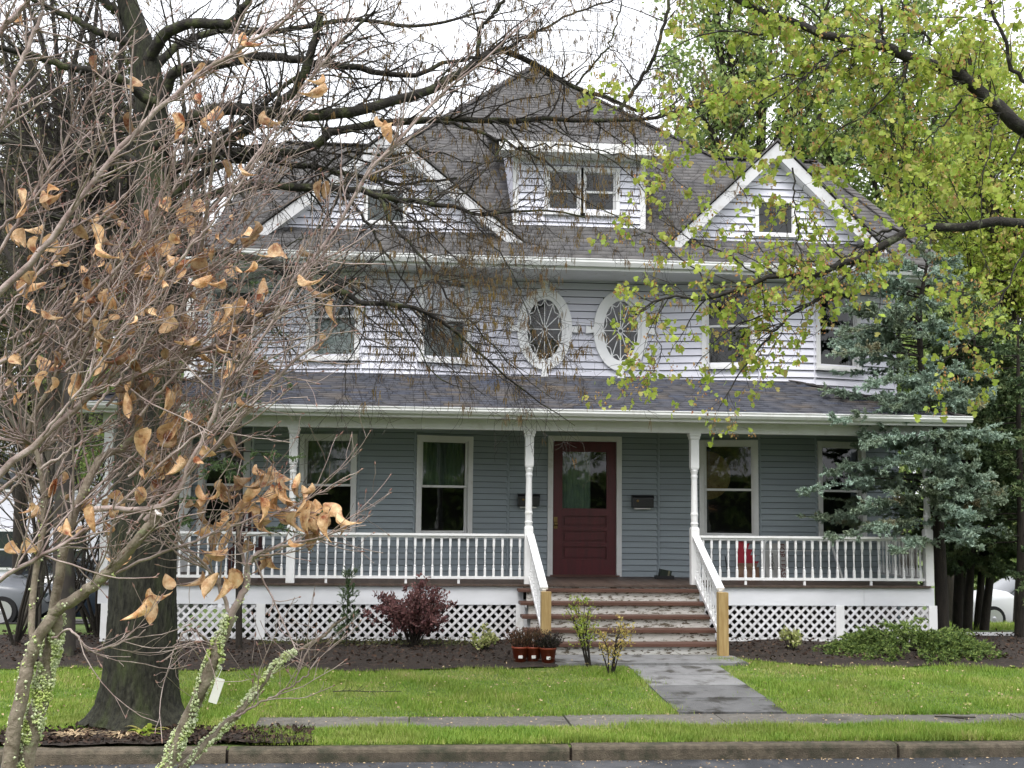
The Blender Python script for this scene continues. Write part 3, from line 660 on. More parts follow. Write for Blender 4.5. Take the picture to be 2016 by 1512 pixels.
# steps
st = MB().prism([(1.70, 0, .62), (1.70, -1.40, .0), (1.70, -1.40, -.05), (1.70, 0, -.05)], (.04, 0, 0)).prism([(4.10, 0, .62), (4.10, -1.40, .0), (4.10, -1.40, -.05), (4.10, 0, -.05)], (.04, 0, 0)).build('stairs', M['trim'], house)
TZ = [.775, .62, .465, .315, .165]; TY = [-.30, -.575, -.85, -1.125, -1.40]
for i, (z, y) in enumerate(zip(TZ, TY)):
    yb = TY[i-1]+.035 if i else -.06
    MB().box(1.61, 4.19, y-.01, yb, z-.036, z).build('tread', M['tread'], st)
    zb_ = TZ[i+1] if i < 4 else .028
    MB().box(1.72, 4.12, y+.025, y+.045, zb_+.001, z-.037).build('riser', M['peel'], st)
MB().box(1.705, 4.175, -.04, -.02, .776, FZ-.032).build('riser', M['peel'], st)
for x in (1.845, 4.125):
    nw = MB().lathe([(.066, -.1), (.0665, .80), (.062, .812)], 4, (x, -1.47), rot=math.pi/4)
    sgn = 1
    nwo = MB().box(x-.062, x+.062, -1.535, -1.41, -.1, .826).build('newel_post', M['newel'], st)
for x0, x1 in ((1.79, 1.825), (4.125, 4.11)):
    a, b = np.array([x0, -.02, 1.515]), np.array([x1, -1.44, .865])
    hr = MB().bar(a, b, .10, .03).bar(a+np.array([0, 0, -.028]), b+np.array([0, 0, -.028]), .05, .03).build('handrail', M['trim'], st)
    a2, b2 = a-np.array([0, .03, .60]), b-np.array([0, 0, .60])
    MB().bar(a2, b2, .04, .05).build('bottom_rail', M['trim'], hr)
    for i in range(9):
        t = (i+.7)/9.4; p = a2+(b2-a2)*t; put('baluster', bal_me, hr, T(p[0], p[1], p[2]+.005))

# ------------------------------------------------------------------ things on the porch
def mailbox(cx, label):
    t = thing('mailbox', label, 'mailbox', (cx, 1.876, 1.89), 'mailboxes beside the front door')
    n = 8; pr = [(0, 0), (-.11, 0), (-.115, .01), (-.115, .13)]+[(-.115+.115*(1-math.cos(a)), .13+.06*math.sin(a)) for a in np.linspace(.2, math.pi/2, 6)]+[(0, .19)]
    pts = [(cx-.165, 1.872+a, 1.90+b) for a, b in pr]
    MB().prism(pts, (.33, 0, 0)).build('box_body', M['black'], t)
    MB().prism([(cx-.172, 1.868+a-.006, 1.90+b+.006) for a, b in pr[3:]], (.344, 0, 0)).build('lid', M['black'], t)
    MB().box(cx-.13, cx+.12, 1.79, 1.865, 1.872, 1.892).build('newspaper_rest', M['paper'], t)
    MB().lathe([(.012, 0), (.02, .008), (.02, .014), (.004, .02)], 10).build('knob', M['brass'], t, T(cx-.09, 1.752, 2.0) @ Matrix.Rotation(math.pi/2, 4, 'X'))
mailbox(1.955, 'black wall mailbox left of the door, half behind a white porch post')
mailbox(3.74, 'black wall mailbox right of the door with a small bright keyhole')

mred = mk('red_print', (0.42, 0.012, 0.03), (0.34, 0.01, 0.03), 6, 0.4)
mgrey = mk('grey_board', (0.38, 0.38, 0.37), (0.33, 0.33, 0.33), 5, 0.5)
mtan = mk('tan_print', (0.30, 0.19, 0.12), (0.16, 0.07, 0.045), 9, 0.5)
mblk = mk('black_ink', (0.015, 0.015, 0.017), rough=0.5)
mmar = mk('maroon_ink', (0.13, 0.02, 0.02), rough=0.5)
mgreen = mk('dark_green_card', (0.012, 0.02, 0.014), (0.02, 0.028, 0.02), 8, 0.5)
def lettering(txt, size, mat, name, parent, Mw, ext=.0015):
    cu = bpy.data.curves.new(name, 'FONT'); cu.body = txt; cu.size = size; cu.extrude = ext; cu.align_x = 'CENTER'; cu.align_y = 'CENTER'
    tmp = bpy.data.objects.new('tmp', cu); COL.objects.link(tmp); bpy.context.view_layer.update()
    me = bpy.data.meshes.new_from_object(tmp.evaluated_get(bpy.context.evaluated_depsgraph_get())); bpy.data.objects.remove(tmp)
    me.materials.clear(); me.materials.append(mat); return put(name, me, parent, Mw)
lean = math.radians(8)
def leaning(px, Y): c = at(px, 1130, Y); return Matrix.Translation((c[0], Y, FZ)) @ Matrix.Rotation(-lean, 4, 'X')
Mr = leaning(1474, 1.42)
t = thing('red_sign', 'red sign board with tan lower half leaning on the wall under the window', 'sign', (Mr.translation.x, 1.42, FZ))
MB().box(-.17, .17, 0, .02, .0, .58).build('board', mgrey, t, Mr)
MB().box(-.168, .168, -.004, -.001, .24, .578).build('red_panel', mred, t, Mr); MB().box(-.168, .168, -.004, -.001, .002, .238).build('tan_panel', mtan, t, Mr)
Mr = leaning(1530, 1.36)
t = thing('for_lease_sign', 'grey for lease sign turned on its side behind the right railing', 'sign', (Mr.translation.x, 1.36, FZ))
MB().box(-.17, .17, 0, .02, .0, .60).build('board', mk('pale_board', (0.50, 0.50, 0.49), (0.44, 0.44, 0.43), 5, 0.5), t, Mr)
Mt = Mr @ Matrix.Translation((.095, -.003, .27)) @ Matrix.Rotation(math.pi/2, 4, 'X') @ Matrix.Rotation(-math.pi/2, 4, 'Z')
lettering('FOR LEASE', .115, mmar, 'lettering', t, Mt)
Mt = Mr @ Matrix.Translation((-.075, -.003, .27)) @ Matrix.Rotation(math.pi/2, 4, 'X') @ Matrix.Rotation(-math.pi/2, 4, 'Z')
lettering('RIDONI', .075, mblk, 'lettering', t, Mt)
c0 = at(1490, 1130, 1.2)[0]; c1 = at(1655, 1130, 1.2)[0]
t = thing('sign_frame', 'white metal sign frame with rounded top standing behind the right railing', 'frame', ((c0+c1)/2, 1.2, FZ))
def hoop(mb, pts, w, h):
    for a, b in zip(pts[:-1], pts[1:]): mb.bar(a, b, w, h, up=(0, 1, 0.01))
pts = [(c0+.06, 1.05, FZ)]+[(c0+.24-.12*math.cos(a), 1.22, FZ+.52+.1*math.sin(a)) for a in np.linspace(0, math.pi/2, 5)]+[(c1-.24+.12*math.sin(a), 1.22, FZ+.52+.1*math.cos(a)) for a in np.linspace(0, math.pi/2, 5)]+[(c1-.02, 1.05, FZ)]
mb = MB(); hoop(mb, pts, .03, .03); mb.build('hoop', M['trim'], t)
MB().bar((c0+.14, 1.215, FZ+.44), (c1-.14, 1.215, FZ+.44), .008, .008).build('cross_wire', M['trim'], t)
MB().box(c0+.28, c0+.38, 1.2, 1.21, FZ+.2, FZ+.38).build('name_card', mgrey, t)
MB().box(c0+.1, c1-.1, 1.52, 1.56, FZ+.56, FZ+.60).build('top_bar', M['trim'], t)
x = at(1431, 1100, 1.5)[0]
t = tag(MB().bar((x, 1.42, FZ), (x, 1.72, FZ+.56), .014, .014).build('metal_stake', M['black']), 'thin black metal stake leaning on the wall left of the red sign', 'stake')
c = at(1308, 1130, 1.35)
t = thing('shoe_tray', 'black plastic tray on the porch floor right of the door', 'tray', (c[0], 1.35, FZ))
MB().box(c[0]-.13, c[0]+.13, 1.25, 1.47, FZ+.001, FZ+.012).build('tray_base', M['black'], t)
for a in ((c[0]-.13, c[0]-.12, 1.25, 1.47), (c[0]+.12, c[0]+.13, 1.25, 1.47), (c[0]-.12, c[0]+.12, 1.25, 1.26), (c[0]-.12, c[0]+.12, 1.46, 1.47)): MB().box(*a, FZ+.012, FZ+.05).build('tray_side', M['black'], t)
t = thing('small_parcel', 'small dark green carton tilted inside the black tray', 'carton', (c[0], 1.36, FZ+.015))
Mp = T(c[0]+.01, 1.36, FZ+.075) @ Matrix.Rotation(.18, 4, 'Y')
MB().box(-.085, .085, -.07, .07, -.05, .06).build('carton', mgreen, t, Mp); MB().box(.03, .055, -.0715, .0715, -.051, .061).build('tape', mk('tan_tape', (0.14, 0.13, 0.08), rough=.5), t, Mp)
# things seen inside the right-hand porch window
wx = at(1388, 915, 2.25)
t = thing('round_drum', 'brown round drum standing behind the porch window glass', 'drum', (wx[0], 2.3, .8))
mdr = mk('brown_drum', (0.13, 0.075, 0.04), (0.09, 0.05, 0.03), 5, 0.5)
MB().lathe([(.36, 0), (.37, .01), (.37, .16), (.36, .17)], 28).build('drum_shell', mdr, t, T(wx[0], 2.3, 2.42) @ Matrix.Rotation(math.pi/2, 4, 'X'))
MB().lathe([(.385, .0), (.385, .02)], 28).build('drum_rim', M['brass'], t, T(wx[0], 2.14, 2.42) @ Matrix.Rotation(math.pi/2, 4, 'X'))
MB().box(wx[0]-.03, wx[0]+.03, 2.2, 2.26, .8, 2.06).build('drum_stand', M['black'], t)
# left end of the porch: a chair and a boxed plant
cx, cy = at(485, 1120, .9)[0], .9
t = thing('porch_chair', 'dark slatted chair on the left end of the porch', 'chair', (cx, cy, FZ))
mch = mk('dark_red_wood', (0.05, 0.012, 0.012), (0.03, 0.01, 0.01), 5, 0.5)
MB().box(cx-.24, cx+.24, cy-.24, cy+.24, FZ+.40, FZ+.44).build('seat', mch, t)
for i in (-1, 1):
    for j in (-1, 1): MB().box(cx+i*.21-.02, cx+i*.21+.02, cy+j*.21-.02, cy+j*.21+.02, FZ, FZ+(.40 if j < 0 else 1.0)).build('leg', mch, t)
for i in range(5): MB().box(cx-.16+i*.08-.025, cx-.16+i*.08+.025, cy+.2, cy+.22, FZ+.44, FZ+.98).build('back_slat', mch, t)
# ------------------------------------------------------------------ branch and leaf tools
def norm(a): return a/np.maximum(np.linalg.norm(a, axis=-1, keepdims=True), 1e-9)

def tubes(P, R, sides=5):
    """P (n,k,3), R (n,k) -> vertices, quads"""
    n, k = R.shape; Tn = np.empty_like(P)
    Tn[:, 1:-1] = P[:, 2:]-P[:, :-2]; Tn[:, 0] = P[:, 1]-P[:, 0]; Tn[:, -1] = P[:, -1]-P[:, -2]; Tn = norm(Tn)
    ref = np.where(np.abs(Tn[:, :1, 2:3]) > .9, np.array([1., 0, 0]), np.array([0, 0, 1.])); ref = np.broadcast_to(ref, Tn.shape)
    A = norm(np.cross(Tn, ref)); B = np.cross(Tn, A)
    ang = np.arange(sides)*2*math.pi/sides
    V = P[:, :, None, :]+R[:, :, None, None]*(np.cos(ang)[:, None]*A[:, :, None, :]+np.sin(ang)[:, None]*B[:, :, None, :])
    idx = np.arange(n*k*sides).reshape(n, k, sides); nx_ = np.roll(idx, -1, axis=2)
    F = np.stack([idx[:, :-1], nx_[:, :-1], nx_[:, 1:], idx[:, 1:]], -1).reshape(-1, 4)
    return V.reshape(-1, 3), F

def tube_mesh(name, groups, mat):
    Vs, Fs, o = [], [], 0
    for P, R, s in groups:
        if len(P) == 0: continue
        v, f = tubes(P, R, s); Vs.append(v); Fs.append(f+o); o += len(v)
    return np_mesh(name, np.concatenate(Vs), np.concatenate(Fs), mat, True)

def resample(pts, k):
    """smooth curve through the points, k samples"""
    p = np.array(pts, float); n = len(p)
    if n == 2: return p[0]+(p[1]-p[0])*np.linspace(0, 1, k)[:, None]
    e = np.vstack([2*p[0]-p[1], p, 2*p[-1]-p[-2]]); out = []
    for t in np.linspace(0, n-1-1e-6, k):
        i = int(t); f = t-i; a, b, c, d = e[i], e[i+1], e[i+2], e[i+3]
        out.append(.5*((2*b)+(-a+c)*f+(2*a-5*b+4*c-d)*f*f+(-a+3*b-3*c+d)*f**3))
    return np.array(out)

def mains(specs, k=18, wob=.012):
    """specs: (list of (px, py, Y), r0, r1) in photo pixels with a world depth for each point"""
    P, R = [], []
    for pts, r0, r1 in specs:
        q = resample([at(*p) for p in pts], k); q[1:] += rng.normal(0, wob, q[1:].shape)
        P.append(q); R.append(np.linspace(r0, r1, k))
    return np.array(P), np.array(R)

def sprout(P, R, per_m, lmin, lmax, ang=(35, 70), tr=(.15, 1.0), bias=(0, 0, .1), wig=.25, k=6, rf=.5, rmax=9, tip=.35, lrel=None, keep=None):
    """side shoots on every branch of (P, R)"""
    seg = np.linalg.norm(P[:, 1:]-P[:, :-1], axis=2).sum(1); cnt = rng.poisson(np.maximum(seg*per_m, .01)); pid = np.repeat(np.arange(len(P)), cnt)
    m = len(pid); kk = P.shape[1]
    if m == 0: return np.zeros((0, k, 3)), np.zeros((0, k))
    t = tr[0]+(tr[1]-tr[0])*rng.random(m); f = t*(kk-1); i = np.minimum(f.astype(int), kk-2); w = (f-i)[:, None]
    p0 = P[pid, i]*(1-w)+P[pid, i+1]*w; r0 = R[pid, i]*(1-w[:, 0])+R[pid, i+1]*w[:, 0]
    d = norm(P[pid, i+1]-P[pid, i]); ax = norm(np.cross(d, rng.normal(size=(m, 3)))); a = np.radians(ang[0]+(ang[1]-ang[0])*rng.random(m))[:, None]
    d = norm(d*np.cos(a)+ax*np.sin(a)); L = lmin+(lmax-lmin)*rng.random(m)**1.5
    if lrel is not None: L = np.minimum(L, seg[pid]*lrel)
    L = L*(1.1-.5*t); bias = np.array(bias); pts = [p0]; step = (L/(k-1))[:, None]; cur = d
    for j in range(k-1):
        cur = norm(cur+bias/(k-1)+rng.normal(0, wig, (m, 3))); pts.append(pts[-1]+cur*step)
    Pn = np.stack(pts, 1); rr = np.minimum(r0*rf, rmax); Rn = rr[:, None]*np.linspace(1, tip, k)[None, :]
    if keep is not None: s = keep(Pn); Pn, Rn = Pn[s], Rn[s]
    return Pn, Rn

def rot_frames(D, roll):
    """rotation matrices whose x axis follows D, rolled about it"""
    D = norm(D); ref = np.where(np.abs(D[:, 2:3]) > .9, np.array([1., 0, 0]), np.array([0, 0, 1.])); A = norm(np.cross(ref, D)); B = np.cross(D, A)
    c, s = np.cos(roll)[:, None], np.sin(roll)[:, None]; return np.stack([D, A*c+B*s, -A*s+B*c], 2)

def scatter(base, tris, pos, D, roll, size, aspect=None):
    """copies of a small leaf outline (points, triangles) -> vertices, triangles, random number per vertex"""
    base = np.asarray(base, float); tris = np.asarray(tris); n = len(pos); Mx = rot_frames(D, roll)
    b = base[None]*size[:, None, None]
    if aspect is not None: b = b*np.stack([np.ones(n), aspect, np.ones(n)], 1)[:, None, :]
    V = pos[:, None, :]+np.einsum('nij,nkj->nki', Mx, b); F = (np.arange(n)[:, None, None]*len(base)+tris[None]).reshape(-1, 3)
    return V.reshape(-1, 3), F, np.repeat(rng.random(n), len(base))

LEAF = ([(0, 0, 0), (.35, .28, .10), (.8, .18, .05), (1, 0, -.12), (.8, -.18, .05), (.35, -.28, .10), (.5, 0, -.02)], [(0, 6, 1), (1, 6, 2), (2, 6, 3), (3, 6, 4), (4, 6, 5), (5, 6, 0)])
LEAF4 = ([(0, 0, 0), (.45, .3, .1), (1, 0, -.08), (.45, -.3, .1)], [(0, 2, 1), (0, 3, 2)])
MAPLE = ([(0, 0, 0), (.05, .32, .04), (.3, .52, -.04), (.42, .26, .05), (.72, .34, -.06), (1, 0, -.12), (.72, -.34, -.06), (.42, -.26, .05), (.3, -.52, -.04), (.05, -.32, .04), (.4, 0, .06)],
         [(10, i+1, i) for i in range(9)]+[(10, 0, 9)])
NEEDLE = ([(0, -.09, 0), (0, .09, 0), (1, 0, 0)], [(0, 1, 2)])

def leaf_mesh(name, leaf, pos, D, size, mat, roll=None, aspect=None):
    n = len(pos); roll = rng.random(n)*6.283 if roll is None else roll
    V, F, r = scatter(leaf[0], leaf[1], pos, D, roll, size, aspect); return np_mesh(name, V, F, mat, False, r)

def along(P, R, per, jit=.0, tr=(0, 1)):
    """random points on branches with the local direction"""
    n, kk = R.shape; cnt = per if np.ndim(per) else np.full(n, per); pid = np.repeat(np.arange(n), cnt); m = len(pid)
    f = (tr[0]+(tr[1]-tr[0])*rng.random(m))*(kk-1.001); i = f.astype(int); w = (f-i)[:, None]
    return P[pid, i]*(1-w)+P[pid, i+1]*w+rng.normal(0, jit, (m, 3)), norm(P[pid, i+1]-P[pid, i])

# ------------------------------------------------------------------ plant materials
M['oak_bark'] = mk('mossy_oak_bark', (0.036, 0.036, 0.024), (0.008, 0.008, 0.006), 30.0, 0.95, c3=(0.04, 0.05, 0.018), scale3=5, t3=(0.50, 0.72), bump=1.0, bscale=40, stretch=(1.2, 1.2, .35))
M['oak_limb'] = mk('mossy_limb_bark', (0.034, 0.030, 0.025), (0.02, 0.018, 0.016), 14, 0.95, c3=(0.07, 0.078, 0.034), scale3=6, t3=(0.5, 0.62), bump=0.8, bscale=50)
M['oak_twig'] = mk('oak_twig_bark', (0.05, 0.042, 0.036), (0.028, 0.024, 0.022), 3, 0.9, c3=(0.075, 0.078, 0.045), scale3=4, t3=(0.55, 0.66))
M['catkin'] = mk('oak_catkin', (0.22, 0.13, 0.05), (0.13, 0.09, 0.035), 2.5, 0.9, c3=(0.27, 0.19, 0.06), scale3=1.2, t3=(.5, .6), trans=.2)
M['mag_bark'] = mk('grey_brown_bark', (0.32, 0.27, 0.215), (0.13, 0.10, 0.075), 22, 0.9, c3=(0.30, 0.31, 0.19), scale3=18, t3=(0.55, 0.66), bump=0.5, bscale=90)
M['mag_twig'] = mk('pinkish_twig_bark', (0.44, 0.365, 0.335), (0.20, 0.14, 0.13), 14, 0.85, c3=(0.25, 0.20, 0.16), scale3=20, t3=(0.55, 0.65), bump=0.3, bscale=120)
M['lichen'] = mk('pale_green_lichen', (0.52, 0.58, 0.30), (0.60, 0.64, 0.46), 40, 0.95, c3=(0.46, 0.54, 0.18), scale3=16, t3=(.5, .6))
M['dry_leaf'] = mk('dry_brown_leaf', (0.50, 0.27, 0.12), (0.78, 0.58, 0.36), 34, 0.5, c3=(0.24, 0.075, 0.035), scale3=20, t3=(0.50, 0.64), objvar=.55, trans=.35, bump=.6, bscale=90)
M['maple_bark'] = mk('maple_bark', (0.04, 0.036, 0.032), (0.022, 0.02, 0.018), 14, 0.95, c3=(0.12, 0.13, 0.085), scale3=11, t3=(0.56, 0.66), bump=0.7, bscale=60)
M['maple_leaf'] = mk('young_maple_leaf', (0.3, 0.35, 0.05), rough=0.5, rnd=[(0.22, 0.32, 0.045), (0.30, 0.40, 0.055), (0.36, 0.43, 0.07), (0.44, 0.46, 0.10), (0.26, 0.36, 0.06), (0.42, 0.32, 0.12)], trans=.45)
M['maple_leaf_obj'] = mk('young_maple_leaf_single', (0.29, 0.41, 0.055), (0.38, 0.44, 0.08), 2.0, 0.5, objvar=.3, trans=.45)
M['maple_flower'] = mk('maple_flower', (0.35, 0.18, 0.08), rough=0.8, rnd=[(0.34, 0.15, 0.07), (0.42, 0.24, 0.09), (0.44, 0.32, 0.10), (0.30, 0.12, 0.07)], trans=.3)
M['green_leaf'] = mk('fresh_green_leaf', (0.1, 0.2, 0.05), rough=0.55, rnd=[(0.11, 0.18, 0.055), (0.18, 0.27, 0.075), (0.26, 0.35, 0.10), (0.36, 0.42, 0.14), (0.21, 0.29, 0.12)], trans=.4)
M['olive_leaf'] = mk('olive_leaf', (0.1, 0.1, 0.05), rough=0.7, rnd=[(0.05, 0.065, 0.03), (0.08, 0.095, 0.035), (0.12, 0.125, 0.045), (0.16, 0.13, 0.06)], trans=.3)
M['yellow_leaf'] = mk('yellow_leaf', (0.4, 0.3, 0.1), rough=0.6, rnd=[(0.42, 0.34, 0.10), (0.55, 0.42, 0.14), (0.36, 0.34, 0.07), (0.50, 0.33, 0.16)], trans=.4)
M['spruce'] = mk('blue_green_needle', (0.1, 0.16, 0.12), (0.17, 0.21, 0.13), 1.6, 0.7, rnd=[(0.29, 0.40, 0.32), (0.38, 0.50, 0.43), (0.22, 0.31, 0.23), (0.48, 0.60, 0.54)], c3=(0.30, 0.23, 0.12), scale3=1.7, t3=(.60, .72), trans=.15)
M['yew'] = mk('dark_yew_needle', (0.03, 0.06, 0.03), rough=0.7, rnd=[(0.035, 0.062, 0.032), (0.065, 0.105, 0.045), (0.10, 0.145, 0.055), (0.15, 0.16, 0.07)], trans=.15)
M['hemlock'] = mk('hemlock_needle', (0.05, 0.09, 0.04), rough=0.7, rnd=[(0.04, 0.075, 0.03), (0.07, 0.12, 0.045), (0.11, 0.16, 0.06), (0.08, 0.12, 0.07)], trans=.2)
M['juniper'] = mk('spreading_evergreen', (0.06, 0.1, 0.03), rough=0.7, rnd=[(0.05, 0.085, 0.025), (0.10, 0.16, 0.04), (0.18, 0.25, 0.06), (0.27, 0.32, 0.09)], trans=.2)
M['barberry'] = mk('barberry_leaf', (0.1, 0.03, 0.03), rough=0.6, rnd=[(0.085, 0.035, 0.04), (0.15, 0.065, 0.065), (0.21, 0.10, 0.09), (0.12, 0.075, 0.07)], trans=.25)
M['heather'] = mk('heather', (0.1, 0.05, 0.04), rough=0.9, rnd=[(0.12, 0.045, 0.03), (0.07, 0.045, 0.03), (0.17, 0.085, 0.045), (0.05, 0.05, 0.025)])
M['heather_dark'] = mk('dark_heather', (0.03, 0.03, 0.03), rough=0.9, rnd=[(0.03, 0.024, 0.024), (0.05, 0.035, 0.034), (0.035, 0.042, 0.024)])
M['variegated'] = mk('variegated_leaf', (0.3, 0.3, 0.1), rough=0.6, rnd=[(0.16, 0.22, 0.05), (0.42, 0.42, 0.18), (0.28, 0.34, 0.08), (0.55, 0.52, 0.30)], trans=.3)
M['dark_bark'] = mk('dark_wet_bark', (0.04, 0.033, 0.026), (0.022, 0.019, 0.016), 12, 0.95, bump=.8, bscale=50, stretch=(2, 2, .5))
M['straw'] = mk('dry_grass', (0.4, 0.3, 0.18), rough=.9, rnd=[(0.36, 0.26, 0.15), (0.48, 0.37, 0.23), (0.28, 0.18, 0.10)])
M['terracotta'] = mk('brown_red_plastic_pot', (0.26, 0.055, 0.025), (0.20, 0.042, 0.02), 6, .45)
# ------------------------------------------------------------------ the big oak on the verge
OY = -5.35
ob = at(272, 1412, OY)
oak = thing('oak_tree', 'massive mossy oak on the verge, bare limbs with tan catkins reaching across the house', 'tree', (ob[0], OY, -.13))
def fluted_trunk(name, path, radii, mat, parent, sides=120, rings=170, flare=.0, furrow=.075, lobes=5):
    c = resample(path, rings); r = np.interp(np.linspace(0, 1, rings), np.linspace(0, 1, len(radii)), radii)
    th = np.arange(sides)*2*math.pi/sides; z = c[:, 2][:, None]; t = np.linspace(0, 1, rings)[:, None]
    ph = .9*np.sin(z*1.7)+.5*np.sin(z*4.1+1)
    tq = th[None]; w1 = .9*np.sin(z*13+3*np.sin(tq*4))+.8*np.sin(z*5.3+tq*2); fur = np.abs(np.sin(tq*19+w1))**.7*.6+np.abs(np.sin(tq*23-w1*1.2+z*2+1.1*np.sin(z*21+5*tq)))**.7*.5-.25*(np.sin(z*31+6*np.sin(tq*7)+tq*9) > .86)
    root = flare*np.exp(-t*rings/9.0)*(.5+.5*np.cos(th[None]*lobes+1.3))
    rad = r[:, None]*(1+furrow*(fur-.5)+.03*np.sin(th[None]*3+z*.8))+root
    V = np.stack([c[:, 0][:, None]+rad*np.cos(th), c[:, 1][:, None]+rad*np.sin(th), np.broadcast_to(z, rad.shape)], -1).reshape(-1, 3)
    i = np.arange(rings*sides).reshape(rings, sides); n_ = np.roll(i, -1, 1)
    F = np.stack([i[:-1], n_[:-1], n_[1:], i[1:]], -1).reshape(-1, 4)
    return put(name, np_mesh(name, V, F, mat, True), parent)
tp = [(272, 1418, OY), (272, 1385, OY), (275, 1330, OY), (278, 1250, OY), (280, 1120, OY), (285, 950, OY), (290, 800, OY), (298, 650, OY), (305, 500, OY), (308, 350, OY+.1), (300, 220, OY+.2), (285, 110, OY+.3), (250, 0, OY+.4), (225, -110, OY+.5), (215, -260, OY+.6)]
fluted_trunk('trunk', [at(*p) for p in tp], [.43, .36, .325, .305, .285, .275, .26, .245, .22, .175, .15, .13, .10, .075, .05], M['oak_bark'], oak, flare=.10)
Y = OY
